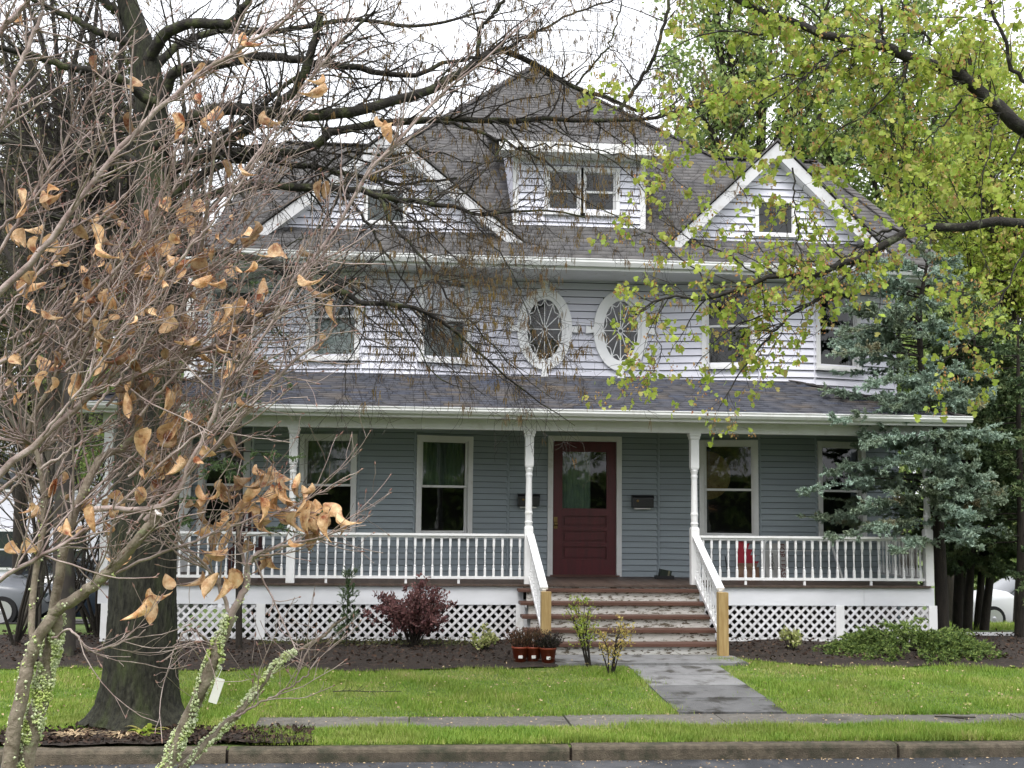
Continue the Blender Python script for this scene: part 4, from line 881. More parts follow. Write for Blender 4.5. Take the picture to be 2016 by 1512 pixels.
oak_specs = [
 ([(305, 215, Y+.1), (347, 145, Y), (427, 128, Y-.2), (520, 111, Y-.4), (604, 121, Y-.5), (700, 134, Y-.5), (800, 150, Y-.4), (900, 120, Y-.2)], .060, .018),
 ([(290, 120, Y+.2), (347, 52, Y), (451, 45, Y-.2), (486, 7, Y-.3), (520, -60, Y-.3)], .062, .030),
 ([(308, 290, Y), (390, 225, Y-.2), (472, 215, Y-.4), (590, 227, Y-.6), (700, 219, Y-.6), (789, 194, Y-.5), (876, 166, Y-.3), (938, 121, Y-.1), (997, 100, Y+.1), (1093, 150, Y+.5), (1182, 189, Y+.9), (1257, 217, Y+1.2)], .068, .018),
 ([(320, 335, Y), (430, 288, Y-.4), (520, 229, Y-.6), (590, 163, Y-.8), (618, 87, Y-.9), (632, 28, Y-.9)], .050, .034),
 ([(318, 345, Y+.1), (445, 300, Y+.1), (593, 300, Y+.2), (662, 261, Y+.3), (760, 242, Y+.4), (857, 236, Y+.5), (926, 239, Y+.5), (996, 236, Y+.5), (1107, 235, Y+.6), (1232, 236, Y+.7), (1329, 222, Y+.8), (1398, 194, Y+.9), (1468, 175, Y+1)], .054, .010),
 ([(318, 400, Y), (400, 340, Y+.1), (482, 311, Y+.2), (551, 317, Y+.3), (620, 330, Y+.4), (676, 339, Y+.4), (745, 355, Y+.4), (801, 361, Y+.5), (900, 350, Y+.6)], .042, .012),
 ([(315, 430, Y), (400, 390, Y-.2), (495, 366, Y-.3), (607, 369, Y-.5), (690, 372, Y-.5), (745, 386, Y-.5), (801, 394, Y-.4), (870, 400, Y-.3), (912, 414, Y-.2), (973, 422, Y-.1), (1060, 412, Y), (1150, 425, Y+.1)], .045, .008),
 ([(676, 372, Y-.5), (718, 433, Y-.6), (745, 475, Y-.6), (787, 540, Y-.7), (830, 600, Y-.7), (880, 660, Y-.7)], .016, .004),
 ([(745, 388, Y-.5), (773, 442, Y-.6), (815, 489, Y-.6), (851, 533, Y-.7), (885, 590, Y-.7), (950, 660, Y-.6), (1010, 720, Y-.5), (1090, 790, Y-.5)], .018, .003),
 ([(673, 375, Y-.5), (634, 442, Y-.6), (629, 458, Y-.6), (620, 520, Y-.6)], .012, .006),
 ([(318, 500, Y), (450, 500, Y-.6), (560, 525, Y-.9), (612, 553, Y-1), (662, 570, Y-1.1), (718, 597, Y-1.1), (787, 600, Y-1.2), (843, 620, Y-1.2), (905, 660, Y-1.1), (980, 725, Y-1), (1060, 790, Y-.9), (1130, 835, Y-.8)], .040, .003),
 ([(650, 566, Y-1), (701, 556, Y-1.1), (745, 580, Y-1.2), (773, 617, Y-1.2), (820, 680, Y-1.2), (865, 745, Y-1.2), (960, 780, Y-1.2)], .014, .003),
 ([(800, 598, Y-1.2), (815, 570, Y-1.2), (850, 555, Y-1.1), (905, 548, Y-1), (990, 520, Y-.9)], .010, .003),
 ([(718, 597, Y-1.1), (712, 660, Y-1.1), (680, 730, Y-1.1), (690, 800, Y-1.1)], .008, .003),
 ([(857, 236, Y+.5), (905, 250, Y+.4), (940, 258, Y+.3), (982, 275, Y+.2), (1023, 292, Y+.2), (1073, 317, Y+.1), (1100, 345, Y), (1125, 380, Y), (1180, 410, Y), (1260, 450, Y-.1)], .020, .004),
 ([(1134, 167, Y+.7), (1168, 125, Y+.7), (1195, 95, Y+.6), (1215, 40, Y+.6), (1230, -20, Y+.6)], .013, .007),
 ([(1220, 215, Y+.9), (1248, 178, Y+.9), (1268, 147, Y+.9), (1290, 105, Y+.8), (1312, 30, Y+.8), (1325, -30, Y+.8)], .022, .018),
 ([(938, 121, Y-.1), (945, 60, Y-.1), (970, 30, Y-.1), (1000, -10, Y-.1)], .024, .016),
 ([(900, 120, Y-.2), (990, 100, Y), (1060, 60, Y+.2), (1150, 20, Y+.4), (1240, -10, Y+.5)], .018, .008),
 ([(997, 276, Y+.2), (960, 330, Y+.1), (900, 400, Y), (870, 470, Y-.1)], .010, .004),
 ([(640, 330, Y+.4), (680, 300, Y+.4), (760, 305, Y+.4), (850, 300, Y+.4), (950, 320, Y+.4), (1040, 300, Y+.5)], .014, .004),
 ([(1020, 290, Y+.2), (1100, 285, Y+.3), (1200, 300, Y+.4), (1290, 330, Y+.5), (1370, 380, Y+.5)], .010, .003),
 ([(912, 414, Y-.2), (960, 470, Y-.2), (1010, 540, Y-.2), (1040, 620, Y-.2), (1060, 690, Y-.2)], .009, .003),
 ([(1060, 235, Y+.6), (1120, 270, Y+.6), (1210, 320, Y+.6), (1290, 400, Y+.6), (1330, 460, Y+.6)], .009, .003),
 ([(240, 30, Y+.4), (180, -20, Y+.4), (120, -80, Y+.4)], .05, .03),
 ([(298, 200, Y), (220, 150, Y-.2), (130, 130, Y-.4), (40, 100, Y-.5), (-60, 90, Y-.6)], .05, .02),
 ([(300, 330, Y), (220, 300, Y+.2), (120, 300, Y+.4), (0, 280, Y+.6), (-80, 290, Y+.6)], .045, .02),
 ([(300, 470, Y), (200, 430, Y-.2), (120, 430, Y-.5), (20, 400, Y-.8), (-60, 400, Y-.8)], .045, .016),
 ([(295, 620, Y), (210, 560, Y+.2), (120, 560, Y+.4), (0, 600, Y+.5)], .035, .012),
 ([(275, 90, Y+.3), (190, 60, Y+.3), (110, 20, Y+.3), (30, -20, Y+.3)], .045, .02),
 ([(290, 150, Y+.3), (350, 90, Y+.5), (440, 60, Y+.7), (560, 60, Y+.9), (700, 40, Y+1.0), (840, 50, Y+1.1), (960, 20, Y+1.2)], .045, .012),
 ([(308, 260, Y), (370, 280, Y-.4), (460, 250, Y-.6), (560, 170, Y-.7), (660, 90, Y-.8), (740, 20, Y-.8)], .035, .012),
 ([(310, 560, Y), (380, 540, Y+.5), (460, 580, Y+.8), (540, 640, Y+1), (600, 720, Y+1.2)], .028, .006),
]
OP, OR = mains(oak_specs, 26, .010)
for i in range(len(OP)):
    put('limb', tube_mesh('limb', [(OP[i:i+1], OR[i:i+1], 9)], M['oak_limb']), oak)
cut = at(632, 27, OY-.9); MB().lathe([(.034, -.002), (.034, .003)], 10).build('pruned_end', mk('cut_wood', (0.36, 0.19, 0.09), rough=.9), oak, Matrix.Translation(cut))
A1 = sprout(OP, OR, 11, .35, 1.6, (30, 75), (.12, 1), (0, 0, -.05), .16, 9, .42, .011, .3)
A2 = sprout(*A1, 7.0, .15, .75, (30, 75), (.15, 1), (0, 0, -.25), .2, 7, .55, .005, .4)
A3 = sprout(*A2, 8.0, .06, .30, (30, 80), (.2, 1), (0, 0, -.35), .28, 4, .65, .0030, .55)
A3[1][:] = np.maximum(A3[1], .0013); A2[1][:] = np.maximum(A2[1], .0016)
tag(put('twigs', tube_mesh('twigs', [(A1[0], A1[1], 4), (A2[0], A2[1], 3), (A3[0], A3[1], 3)], M['oak_twig']), oak), kind='stuff')
# catkins hang in tassels from the twig ends, thickest towards the middle of the house
tips = np.concatenate([A3[0][:, -1], A2[0][:, -1], A3[0][:, 2]])
wgt = np.clip((tips[:, 0]+1.2)/1.6, .06, 1)*np.clip((tips[:, 2]-2.4)/1.0, .1, 1)
tips = tips[rng.random(len(tips)) < .17*wgt]; n = len(tips); rep = rng.integers(2, 7, n); p0 = np.repeat(tips, rep, 0)+rng.normal(0, .012, (rep.sum(), 3)); m = len(p0)
L = .03+.06*rng.random(m); dn = norm(np.array([0, 0, -1.])+rng.normal(0, .22, (m, 3)))
CP = np.stack([p0, p0+dn*(L*.5)[:, None]+rng.normal(0, .003, (m, 3)), p0+(dn+np.array([0, 0, -.3]))*(L*.85)[:, None]], 1); CR = np.stack([np.full(m, .0022), np.full(m, .0036), np.full(m, .0014)], 1)
tag(put('catkins', tube_mesh('catkins', [(CP, CR, 3)], M['catkin']), oak), kind='stuff')
print('oak', len(A1[0]), len(A2[0]), len(A3[0]), m)

# ------------------------------------------------------------------ lichen-covered small tree close to the viewer
Y = -13.3
mb_ = at(-120, 2290, Y)
mag = thing('flowering_tree', 'small vase-shaped tree near the viewer with lichen on its stems and dry brown leaves', 'tree', (mb_[0], Y, -.1))
stems = [
 ([(-120, 2290, Y), (-60, 1850, Y), (17, 1512, Y), (31, 1421, Y), (52, 1327, Y), (66, 1275, Y), (104, 1209, Y)], .024, .0165),
 ([(-118, 2290, Y+.02), (-30, 1800, Y+.04), (45, 1512, Y+.05), (69, 1421, Y+.05), (90, 1317, Y+.05), (104, 1258, Y+.04), (110, 1205, Y+.02)], .030, .020),
 ([(-110, 2290, Y+.03), (90, 1950, Y+.1), (240, 1680, Y+.12), (323, 1512, Y+.12), (368, 1421, Y+.12), (410, 1327, Y+.1), (427, 1282, Y+.1), (455, 1216, Y+.1)], .026, .015),
 ([(150, 1830, Y+.1), (280, 1610, Y+.14), (358, 1512, Y+.16), (417, 1452, Y+.2), (462, 1411, Y+.22), (507, 1362, Y+.25), (538, 1317, Y+.27), (573, 1286, Y+.28), (618, 1265, Y+.3), (677, 1213, Y+.3)], .016, .004),
 ([(104, 1209, Y), (120, 1126, Y), (124, 1081, Y), (150, 1010, Y), (195, 905, Y+.05), (243, 882, Y+.1), (271, 840, Y+.1), (285, 788, Y+.12), (330, 700, Y+.15), (354, 621, Y+.15), (382, 552, Y+.15), (396, 500, Y+.15), (420, 312, Y+.1), (424, 264, Y+.1)], .0145, .004),
 ([(106, 1205, Y), (174, 1161, Y-.03), (226, 1115, Y-.05), (271, 1063, Y-.08), (312, 1011, Y-.1)], .0175, .0140),
 ([(66, 1275, Y+.05), (64, 1160, Y+.1), (83, 1056, Y+.1), (85, 987, Y+.1), (70, 880, Y+.1), (52, 858, Y+.1), (121, 722, Y+.1), (167, 670, Y+.1), (208, 583, Y+.1), (250, 500, Y+.1), (302, 417, Y+.1), (347, 295, Y+.1)], .010, .003),
 ([(-160, 1250, Y), (-60, 1030, Y), (0, 934, Y), (69, 875, Y), (139, 812, Y), (194, 767, Y), (278, 736, Y), (347, 705, Y), (410, 687, Y), (486, 642, Y), (521, 615, Y), (590, 535, Y), (640, 480, Y), (720, 350, Y), (765, 300, Y), (860, 195, Y), (960, 110, Y), (1005, 65, Y)], .012, .0030),
 ([(-200, 860, Y-.2), (-80, 660, Y-.2), (52, 525, Y-.2), (104, 462, Y-.2), (174, 368, Y-.2), (243, 285, Y-.2), (330, 201, Y-.2), (392, 149, Y-.2), (451, 108, Y-.2), (521, 69, Y-.2), (569, 31, Y-.2), (601, 0, Y-.2), (640, -50, Y-.2)], .011, .003),
 ([(285, 1025, Y), (382, 920, Y), (451, 851, Y), (486, 812, Y), (521, 764, Y), (590, 701, Y), (649, 656, Y), (660, 605, Y)], .0085, .003),
 ([(365, 503, Y+.2), (417, 417, Y+.2), (514, 295, Y+.2), (583, 191, Y+.2), (635, 125, Y+.2), (700, 40, Y+.2)], .006, .0025),
 ([(184, 1003, Y-.1), (323, 993, Y-.1), (375, 913, Y-.1), (417, 830, Y-.1), (444, 760, Y-.1), (479, 715, Y-.1), (560, 600, Y-.1), (610, 520, Y-.1)], .009, .003),
 ([(-60, 1180, Y-.1), (0, 1140, Y-.1), (87, 1091, Y-.1), (174, 1039, Y-.1), (240, 987, Y-.1), (330, 900, Y-.1), (420, 840, Y-.1), (520, 790, Y-.1)], .0075, .0025),
 ([(-60, 1010, Y+.2), (30, 940, Y+.2), (90, 880, Y+.2), (150, 800, Y+.2), (230, 700, Y+.2), (300, 620, Y+.2), (400, 540, Y+.2), (470, 470, Y+.2), (540, 380, Y+.2)], .007, .0025),
 ([(190, 1150, Y), (290, 1100, Y), (400, 1060, Y), (500, 1020, Y+.05), (560, 1005, Y+.05), (610, 980, Y+.05), (690, 935, Y+.05)], .005, .002),
 ([(455, 1216, Y+.1), (483, 1160, Y+.1), (486, 1119, Y+.1), (500, 1095, Y+.1), (545, 1078, Y+.1), (620, 1062, Y+.1), (705, 1025, Y+.1)], .012, .002),
 ([(455, 1216, Y+.1), (430, 1150, Y+.1), (400, 1110, Y+.08), (350, 1060, Y+.05), (310, 1000, Y+.05)], .007, .002),
 ([(486, 1119, Y+.1), (470, 1060, Y+.1), (480, 1000, Y+.1), (520, 950, Y+.1)], .006, .002),
 ([(-40, 560, Y+.1), (20, 460, Y+.1), (80, 360, Y+.1), (140, 260, Y+.1), (180, 180, Y+.1), (260, 70, Y+.1)], .006, .002),
 ([(-60, 330, Y-.1), (0, 250, Y-.1), (30, 150, Y-.1), (70, 60, Y-.1), (90, -20, Y-.1)], .008, .005),
 ([(-60, 120, Y-.1), (0, 60, Y-.1), (50, 10, Y-.1), (70, -30, Y-.1)], .010, .007),
 ([(-60, 760, Y), (20, 700, Y), (110, 640, Y), (200, 560, Y), (280, 470, Y), (330, 390, Y), (390, 290, Y), (440, 210, Y)], .007, .0025),
 ([(410, 687, Y), (500, 660, Y), (580, 590, Y-.02), (625, 520, Y-.03), (670, 440, Y-.03)], .0045, .002),
 ([(104, 1258, Y), (140, 1240, Y-.1), (175, 1280, Y-.1), (230, 1270, Y-.1), (290, 1240, Y-.1)], .004, .0015),
 ([(462, 1411, Y+.2), (520, 1380, Y+.2), (600, 1335, Y+.2), (610, 1300, Y+.2)], .004, .0015),
 ([(427, 1282, Y+.1), (380, 1240, Y), (350, 1260, Y), (330, 1300, Y)], .0035, .0015),
]
for j in range(30):                                           # more of the long straight shoots that all lean up to the right
    x0, y0 = rng.uniform(-80, 330), rng.uniform(480, 1080); L_ = rng.uniform(180, 420); sl_ = rng.uniform(.75, 1.5); yy = Y+rng.uniform(-.25, .3); dx_ = L_/math.hypot(1, sl_)
    stems.append(([(x0, y0, yy), (x0+dx_*.4, y0-dx_*sl_*.36, yy), (x0+dx_*.75, y0-dx_*sl_*.72, yy), (x0+dx_, y0-dx_*sl_*1.05, yy)], .0045, .0018))
SP, SR = mains(stems, 30, .0025)
for i in range(len(SP)): put('stem' if i < 4 else 'branch', tube_mesh('branch', [(SP[i:i+1], SR[i:i+1], 10 if i < 7 else 7)], M['mag_bark' if i < 7 else 'mag_twig']), mag)
c_ = SP[5][-1]; MB().lathe([(.0138, -.001), (.0138, .001)], 10).build('pruned_end', M['paper'], mag, Matrix.Translation(c_) @ Vector(norm((SP[5][-1]-SP[5][-2])[None])[0]).to_track_quat('Z', 'Y').to_matrix().to_4x4())
SPb, SRb = SP[4:], SR[4:]
up = (.16, 0, .30)
C1 = sprout(SPb, SRb, 35, .05, .42, (18, 55), (.18, 1), up, .10, 8, .55, .0034, .5)
C2 = sprout(*C1, 15, .025, .16, (25, 70), (.15, 1), (.1, 0, .3), .16, 5, .75, .0024, .6)
C1[1][:] = np.maximum(C1[1], .0012); C2[1][:] = np.maximum(C2[1], .0009)
tag(put('twigs', tube_mesh('twigs', [(C1[0], C1[1], 4), (C2[0], C2[1], 3)], M['mag_twig']), mag), kind='stuff')
# plump buds at twig ends
bt = np.concatenate([C1[0][:, -1], C2[0][:, -1]]); bd = np.concatenate([C1[0][:, -1]-C1[0][:, -2], C2[0][:, -1]-C2[0][:, -2]]); s = rng.random(len(bt)) < .6; bt, bd = bt[s], norm(bd[s])
Lb = .008+.01*rng.random(len(bt)); BP = np.stack([bt, bt+bd*(Lb*.4)[:, None], bt+bd*Lb[:, None]], 1); BR = np.stack([np.full(len(bt), .0014), np.full(len(bt), .0028), np.full(len(bt), .0004)], 1)
tag(put('buds', tube_mesh('buds', [(BP, BR, 4)], mk('magnolia_bud', (0.30, 0.20, 0.16), (0.20, 0.10, 0.09), 20, .8)), mag), kind='stuff')
# lichen crust: small ruffled flakes round the stems
lp, ld = [], []
for i, cnt, tr in ((0, 300, (.25, .9)), (1, 8500, (.2, .98)), (2, 5600, (.25, 1)), (3, 3600, (.15, .8)), (5, 60, (0, .5)), (15, 150, (0, .3)), (4, 60, (0, .4)), (6, 120, (0, .3))):
    p, d = along(SP[i:i+1], SR[i:i+1], cnt, 0, tr); a = rng.random(cnt)*6.283; o = np.stack([np.cos(a), np.sin(a), np.zeros(cnt)], 1)
    keepers = (np.sin(p[:, 2]*31+i+2*a)+np.sin(p[:, 2]*13+2*i-a)+.7*np.sin(p[:, 2]*67+3*a)) > -.1
    o = norm(o-(o*d).sum(1, keepdims=True)*d); r_ = SR[i].mean(); lp.append((p+o*(r_*.92+.009*rng.random((cnt, 1))**2))[keepers]); ld.append(norm(o+rng.normal(0, .5, o.shape))[keepers])
lp, ld = np.concatenate(lp), np.concatenate(ld)
FL = ([(0, 0, -.55), (.6, 0, 0), (.1, .7, .1), (-.5, .1, .05), (-.1, -.6, -.05), (.05, 0, .5)], [(0, 2, 1), (0, 3, 2), (0, 4, 3), (0, 1, 4), (5, 1, 2), (5, 2, 3), (5, 3, 4), (5, 4, 1)])
tag(put('lichen', leaf_mesh('lichen', FL, lp, ld, .003+.0075*rng.random(len(lp))**2, M['lichen']), mag), kind='stuff')
# dry leaves, each its own object
def dry_leaf_mesh(seed):
    r = np.random.default_rng(seed); V = []; nu, nv = 8, 4; curl = r.uniform(.6, 2.0); cup = r.uniform(.3, 1.5); tw = r.uniform(-1.0, 1.0)
    for i in range(nu+1):
        u = i/nu; wd = .36*math.sin(math.pi*min(1, u*.96+.03))**.75*(1.15-.35*u); a = curl*u
        cx_, cz_ = math.sin(a)/curl, -(1-math.cos(a))/curl
        for j in range(nv+1):
            v = (j/nv*2-1); y = wd*v*math.cos(cup*abs(v)*.8); zz = wd*abs(v)*math.sin(cup*abs(v)*.9)+.03*math.sin(9*u+2*v+seed); t_ = tw*u
            V.append((cx_+r.normal(0, .008), y*math.cos(t_)-zz*math.sin(t_), cz_+y*math.sin(t_)+zz*math.cos(t_)))
    F = [(i*(nv+1)+j, (i+1)*(nv+1)+j, (i+1)*(nv+1)+j+1, i*(nv+1)+j+1) for i in range(nu) for j in range(nv)]
    return np_mesh('dry_leaf', V, F, M['dry_leaf'], True)
DL = [dry_leaf_mesh(s) for s in range(9)]
spots = [(40, 40), (195, 125), (335, 245), (395, 195), (405, 145), (430, 230), (520, 230), (635, 175), (640, 160), (250, 240), (255, 165), (755, 250), (775, 265), (745, 245), (635, 370), (645, 380), (85, 390), (95, 380), (40, 395), (185, 460), (195, 470), (235, 450), (370, 430), (375, 410), (490, 462), (500, 455), (355, 468), (540, 500), (550, 495), (590, 500), (600, 560), (585, 555), (520, 565), (610, 570), (625, 672), (655, 605), (460, 868), (325, 780), (275, 750), (260, 715), (250, 700), (250, 790), (350, 915), (285, 855), (300, 860), (340, 850), (430, 1145), (290, 1170), (300, 1190), (320, 1150), (280, 1195), (250, 1100), (20, 1080), (55, 1080), (100, 760), (90, 745), (70, 1010), (130, 1040), (310, 500), (290, 530), (330, 520), (345, 540), (280, 520), (420, 560), (440, 570), (460, 535), (165, 540), (190, 575), (60, 560), (30, 570), (420, 645), (450, 640), (480, 675), (495, 690), (370, 525), (390, 520), (215, 640), (480, 1080), (225, 410), (215, 420), (50, 470), (70, 480), (100, 480), (20, 460), (440, 330), (480, 340), (475, 110), (480, 80), (410, 250), (355, 640), (340, 620)]
cl = [(560, 960), (600, 1000), (520, 965), (480, 950), (540, 945), (575, 985), (610, 1020), (640, 1030), (655, 1025), (670, 1020), (590, 1030), (560, 1020), (500, 1000), (470, 990), (440, 960), (430, 975), (410, 985), (450, 1010), (520, 1030), (545, 1000), (585, 960), (540, 975), (505, 945), (620, 1000), (640, 1050), (570, 1060), (440, 1080), (420, 1060), (455, 1090), (400, 1140), (415, 1160), (440, 1150), (460, 1140), (395, 1010), (380, 1000), (180, 1020), (190, 1030), (220, 1000), (215, 1010), (510, 1100), (530, 1110), (430, 1100), (490, 1010), (600, 975), (665, 1035), (645, 1015)]
def put_leaf(px, py, Yp, size):
    p = at(px, py-18, Yp); d = norm((np.array([0, 0, -1.])+rng.normal(0, .45, 3)*np.array([1, .6, .5]))[None]); Mx = rot_frames(d, np.array([rng.random()*6.283]))[0]
    m4 = Matrix([[*Mx[0], p[0]], [*Mx[1], p[1]], [*Mx[2], p[2]], [0, 0, 0, 1]]) @ Matrix.Diagonal((size, size*rng.uniform(.8, 1.15), size, 1))
    put('dry_leaf', DL[rng.integers(0, 9)], mag, m4)
for px, py in spots: put_leaf(px+rng.normal(0, 3), py+rng.normal(0, 3), -13.3+rng.normal(0, .12), rng.uniform(.06, .105))
for px, py in cl+cl[:24]: put_leaf(px+rng.normal(0, 9), py+rng.normal(0, 8), -13.2+rng.normal(0, .08), rng.uniform(.055, .095))
sel = rng.permutation(len(C1[0])); nl = 0
for i in sel:
    p = C1[0][i][rng.integers(2, 7)]; q = p-CAM; dpt = q@_fw; px = W0/2+FPX*(q@_r2)/dpt; py = H0/2-FPX*(q@_u2)/dpt
    if -40 < px < 520 and 380 < py < 1060 and rng.random() < (.35 if py < 420 else 1):
        put_leaf(px, py+18, p[1], rng.uniform(.03, .085)); nl += 1
    if nl > 210: break
tagm = thing('paper_tag', 'small white paper tag tied to a lichen-covered stem', 'tag', at(428, 1355, -13.2))
tq = at(428, 1355, -13.22); MB().box(-.013, .013, -.0006, .0006, -.045, .03).build('tag_card', M['paper'], tagm, Matrix.Translation(tq) @ Matrix.Rotation(.3, 4, 'Y'))
MB().bar((tq[0], tq[1], tq[2]+.03), (tq[0]+.012, tq[1], tq[2]+.06), .0015, .0015).build('string', M['paper'], tagm)

# ------------------------------------------------------------------ maple reaching in from the right
Y = -8.2
bt_ = at(2330, 1450, -5.9)
maple = thing('maple_tree', 'maple at the right edge with dark limbs and hanging yellow-green young leaves', 'tree', (bt_[0], Y, gz(0, Y)))
tb = bt_.copy(); tb[2] = gz(0, -6); tb[1] = -5.9
maple_base = [(tb[0], -5.9, -.13), (tb[0]-.02, -5.95, 1.5), (tb[0]-.1, -6.2, 3.2), (tb[0]-.15, -6.6, 4.6), (tb[0]-.1, -6.9, 6.5)]
WM[maple.name] = T(tb[0], -5.9, -.13); maple.matrix_basis = WM[maple.name]
fluted_trunk('trunk', [np.array(p) for p in maple_base], [.30, .24, .21, .18, .1], M['maple_bark'], maple, 40, 60, .06)
maple_specs = [
 ([(2330, 520, -6.2), (2150, 350, -7.4), (2016, 256, Y), (1957, 199, Y), (1911, 163, Y), (1868, 138, Y), (1797, 114, Y), (1744, 94, Y), (1691, 82, Y), (1620, 66, Y+.1), (1563, 43, Y+.2), (1513, 27, Y+.2), (1453, 0, Y+.3), (1400, -40, Y+.3)], .062, .020),
 ([(1744, 94, Y), (1655, 96, Y-.1), (1620, 117, Y-.1), (1591, 149, Y-.1), (1540, 200, Y-.1)], .014, .004),
 ([(2330, 640, -6.0), (2150, 480, -7.4), (2016, 440, Y), (1904, 449, Y), (1797, 453, Y), (1744, 483, Y), (1691, 508, Y), (1646, 525, Y), (1611, 542, Y), (1559, 542, Y), (1497, 549, Y), (1437, 579, Y), (1385, 588, Y), (1316, 584, Y), (1250, 620, Y)], .042, .007),
 ([(1780, 452, Y), (1726, 460, Y+.1), (1673, 504, Y+.2), (1600, 540, Y+.3)], .012, .006),
 ([(1646, 558, Y), (1611, 588, Y), (1559, 615, Y), (1538, 640, Y), (1510, 667, Y), (1483, 702, Y), (1455, 737, Y), (1420, 800, Y)], .014, .004),
 ([(1691, 508, Y), (1650, 560, Y), (1590, 600, Y), (1500, 620, Y), (1420, 660, Y), (1370, 720, Y)], .010, .003),
 ([(1737, -20, Y), (1735, 53, Y), (1740, 89, Y)], .012, .012),
 ([(1797, 450, Y), (1799, 373, Y), (1793, 320, Y), (1762, 277, Y), (1730, 220, Y)], .009, .004),
 ([(1560, 330, Y-.2), (1566, 400, Y-.2), (1571, 470, Y-.2), (1580, 544, Y-.2), (1575, 640, Y-.2)], .007, .003),
 ([(2060, 220, Y), (2016, 160, Y), (1992, 135, Y), (1975, 71, Y), (1946, 0, Y), (1930, -40, Y)], .018, .012),
 ([(2050, 440, Y-.3), (2016, 500, Y-.3), (1976, 577, Y-.3), (1941, 626, Y-.3), (1906, 674, Y-.3), (1844, 713, Y-.3)], .008, .003),
 ([(1437, 579, Y), (1380, 540, Y), (1330, 500, Y), (1280, 460, Y), (1240, 470, Y)], .007, .003),
 ([(1497, 549, Y), (1430, 500, Y), (1360, 470, Y), (1300, 430, Y)], .007, .003),
 ([(1691, 82, Y), (1620, 130, Y), (1540, 150, Y), (1450, 170, Y), (1380, 230, Y), (1310, 280, Y)], .010, .003),
 ([(1563, 43, Y+.2), (1500, 70, Y+.2), (1420, 60, Y+.2), (1330, 90, Y+.2), (1270, 150, Y+.2)], .010, .003),
 ([(1797, 114, Y), (1760, 170, Y), (1700, 230, Y), (1640, 260, Y), (1590, 320, Y)], .009, .003),
 ([(1911, 163, Y), (1870, 230, Y), (1820, 280, Y), (1780, 350, Y)], .009, .003),
 ([(2016, 256, Y), (1980, 330, Y), (1930, 370, Y), (1890, 400, Y)], .009, .003),
 ([(1868, 138, Y), (1830, 80, Y), (1790, 30, Y), (1770, -20, Y)], .010, .006),
 ([(1975, 217, Y), (1950, 280, Y-.2), (1930, 450, Y-.2), (1950, 560, Y-.2)], .007, .003),
 ([(1640, 68, Y+.1), (1600, 20, Y+.1), (1540, -10, Y+.1)], .008, .005),
 ([(1316, 584, Y), (1290, 640, Y), (1300, 700, Y), (1270, 760, Y)], .005, .002),
 ([(1590, 149, Y), (1500, 200, Y), (1450, 260, Y), (1430, 320, Y), (1470, 390, Y)], .007, .003),
]
MP, MR = mains(maple_specs, 24, .008)
for i in range(len(MP)): put('limb', tube_mesh('limb', [(MP[i:i+1], MR[i:i+1], 8)], M['maple_bark']), maple)
in_view = lambda P: P[:, -1, 0] < 7.5
D1 = sprout(MP, MR, 9.0, .2, .9, (30, 70), (.15, 1), (-.05, 0, -.15), .14, 8, .5, .006, .35)
D2 = sprout(*D1, 9.5, .06, .32, (30, 70), (.15, 1), (0, 0, -.3), .2, 5, .65, .003, .5)
D2[1][:] = np.maximum(D2[1], .0012)
tag(put('twigs', tube_mesh('twigs', [(D1[0], D1[1], 5), (D2[0], D2[1], 3)], M['maple_bark']), maple), kind='stuff')
tipp = np.concatenate([D1[0][:, -1], D2[0][:, -1], D2[0][:, 3]]); rep = rng.integers(1, 7, len(tipp)); lp = np.repeat(tipp, rep, 0); lp = lp+rng.normal(0, .022, lp.shape)
q = lp-CAM; dp = q@_fw; py = H0/2-FPX*(q@_u2)/dp; lp = lp[(py < 400) | (rng.random(len(lp)) < .45)]; m = len(lp)
ld = norm(np.array([0, 0, -1.])+rng.normal(0, .5, (m, 3))); lsz = .026+.036*rng.random(m)
q = lp-CAM; dp = q@_fw; px = W0/2+FPX*(q@_r2)/dp; py = H0/2-FPX*(q@_u2)/dp
lowband = (py > 430)
sz_rank = np.where((px > 1150) & (px < 2016) & (py > 0), lsz/dp+np.where(lowband, .004, 0), 0); order = np.argsort(-sz_rank); big = order[:300]; rest = order[300:]
MLm = []
for s in range(4):
    b = np.array(MAPLE[0])+np.random.default_rng(s).normal(0, .035, (11, 3)); MLm.append(np_mesh('maple_leaf', b, MAPLE[1], M['maple_leaf_obj']))
fr_ = rot_frames(ld[big], rng.random(300)*6.283)
for j, i in enumerate(big):
    m4 = Matrix([[*fr_[j][0], lp[i][0]], [*fr_[j][1], lp[i][1]], [*fr_[j][2], lp[i][2]], [0, 0, 0, 1]]) @ Matrix.Scale(lsz[i], 4)
    put('leaf', MLm[j % 4], maple, m4)
tag(put('leaves', leaf_mesh('leaves', MAPLE, lp[rest], ld[rest], lsz[rest], M['maple_leaf']), maple), kind='stuff')
fpnt = np.concatenate([D2[0][:, -1], D1[0][:, 4]]); s = rng.random(len(fpnt)) < .6; fpnt = np.repeat(fpnt[s], 7, 0); fpnt = fpnt+rng.normal(0, .02, fpnt.shape)
tag(put('flowers', leaf_mesh('flowers', LEAF4, fpnt, norm(np.array([0, 0, -1.])+rng.normal(0, .5, fpnt.shape)), .012+.02*rng.random(len(fpnt)), M['maple_flower']), maple), kind='stuff')
print('maple', len(D1[0]), len(D2[0]), m)
# ------------------------------------------------------------------ conifers by the porch
def needles_on(P, R, per_m, size, spread=.75):
    seg = np.linalg.norm(P[:, 1:]-P[:, :-1], axis=2).sum(1); cnt = np.maximum((seg*per_m).astype(int), 1); p, d = along(P, R, cnt, .002)
    D = norm(d+rng.normal(0, spread, d.shape)); return p, D, size*(.6+.8*rng.random(len(p)))

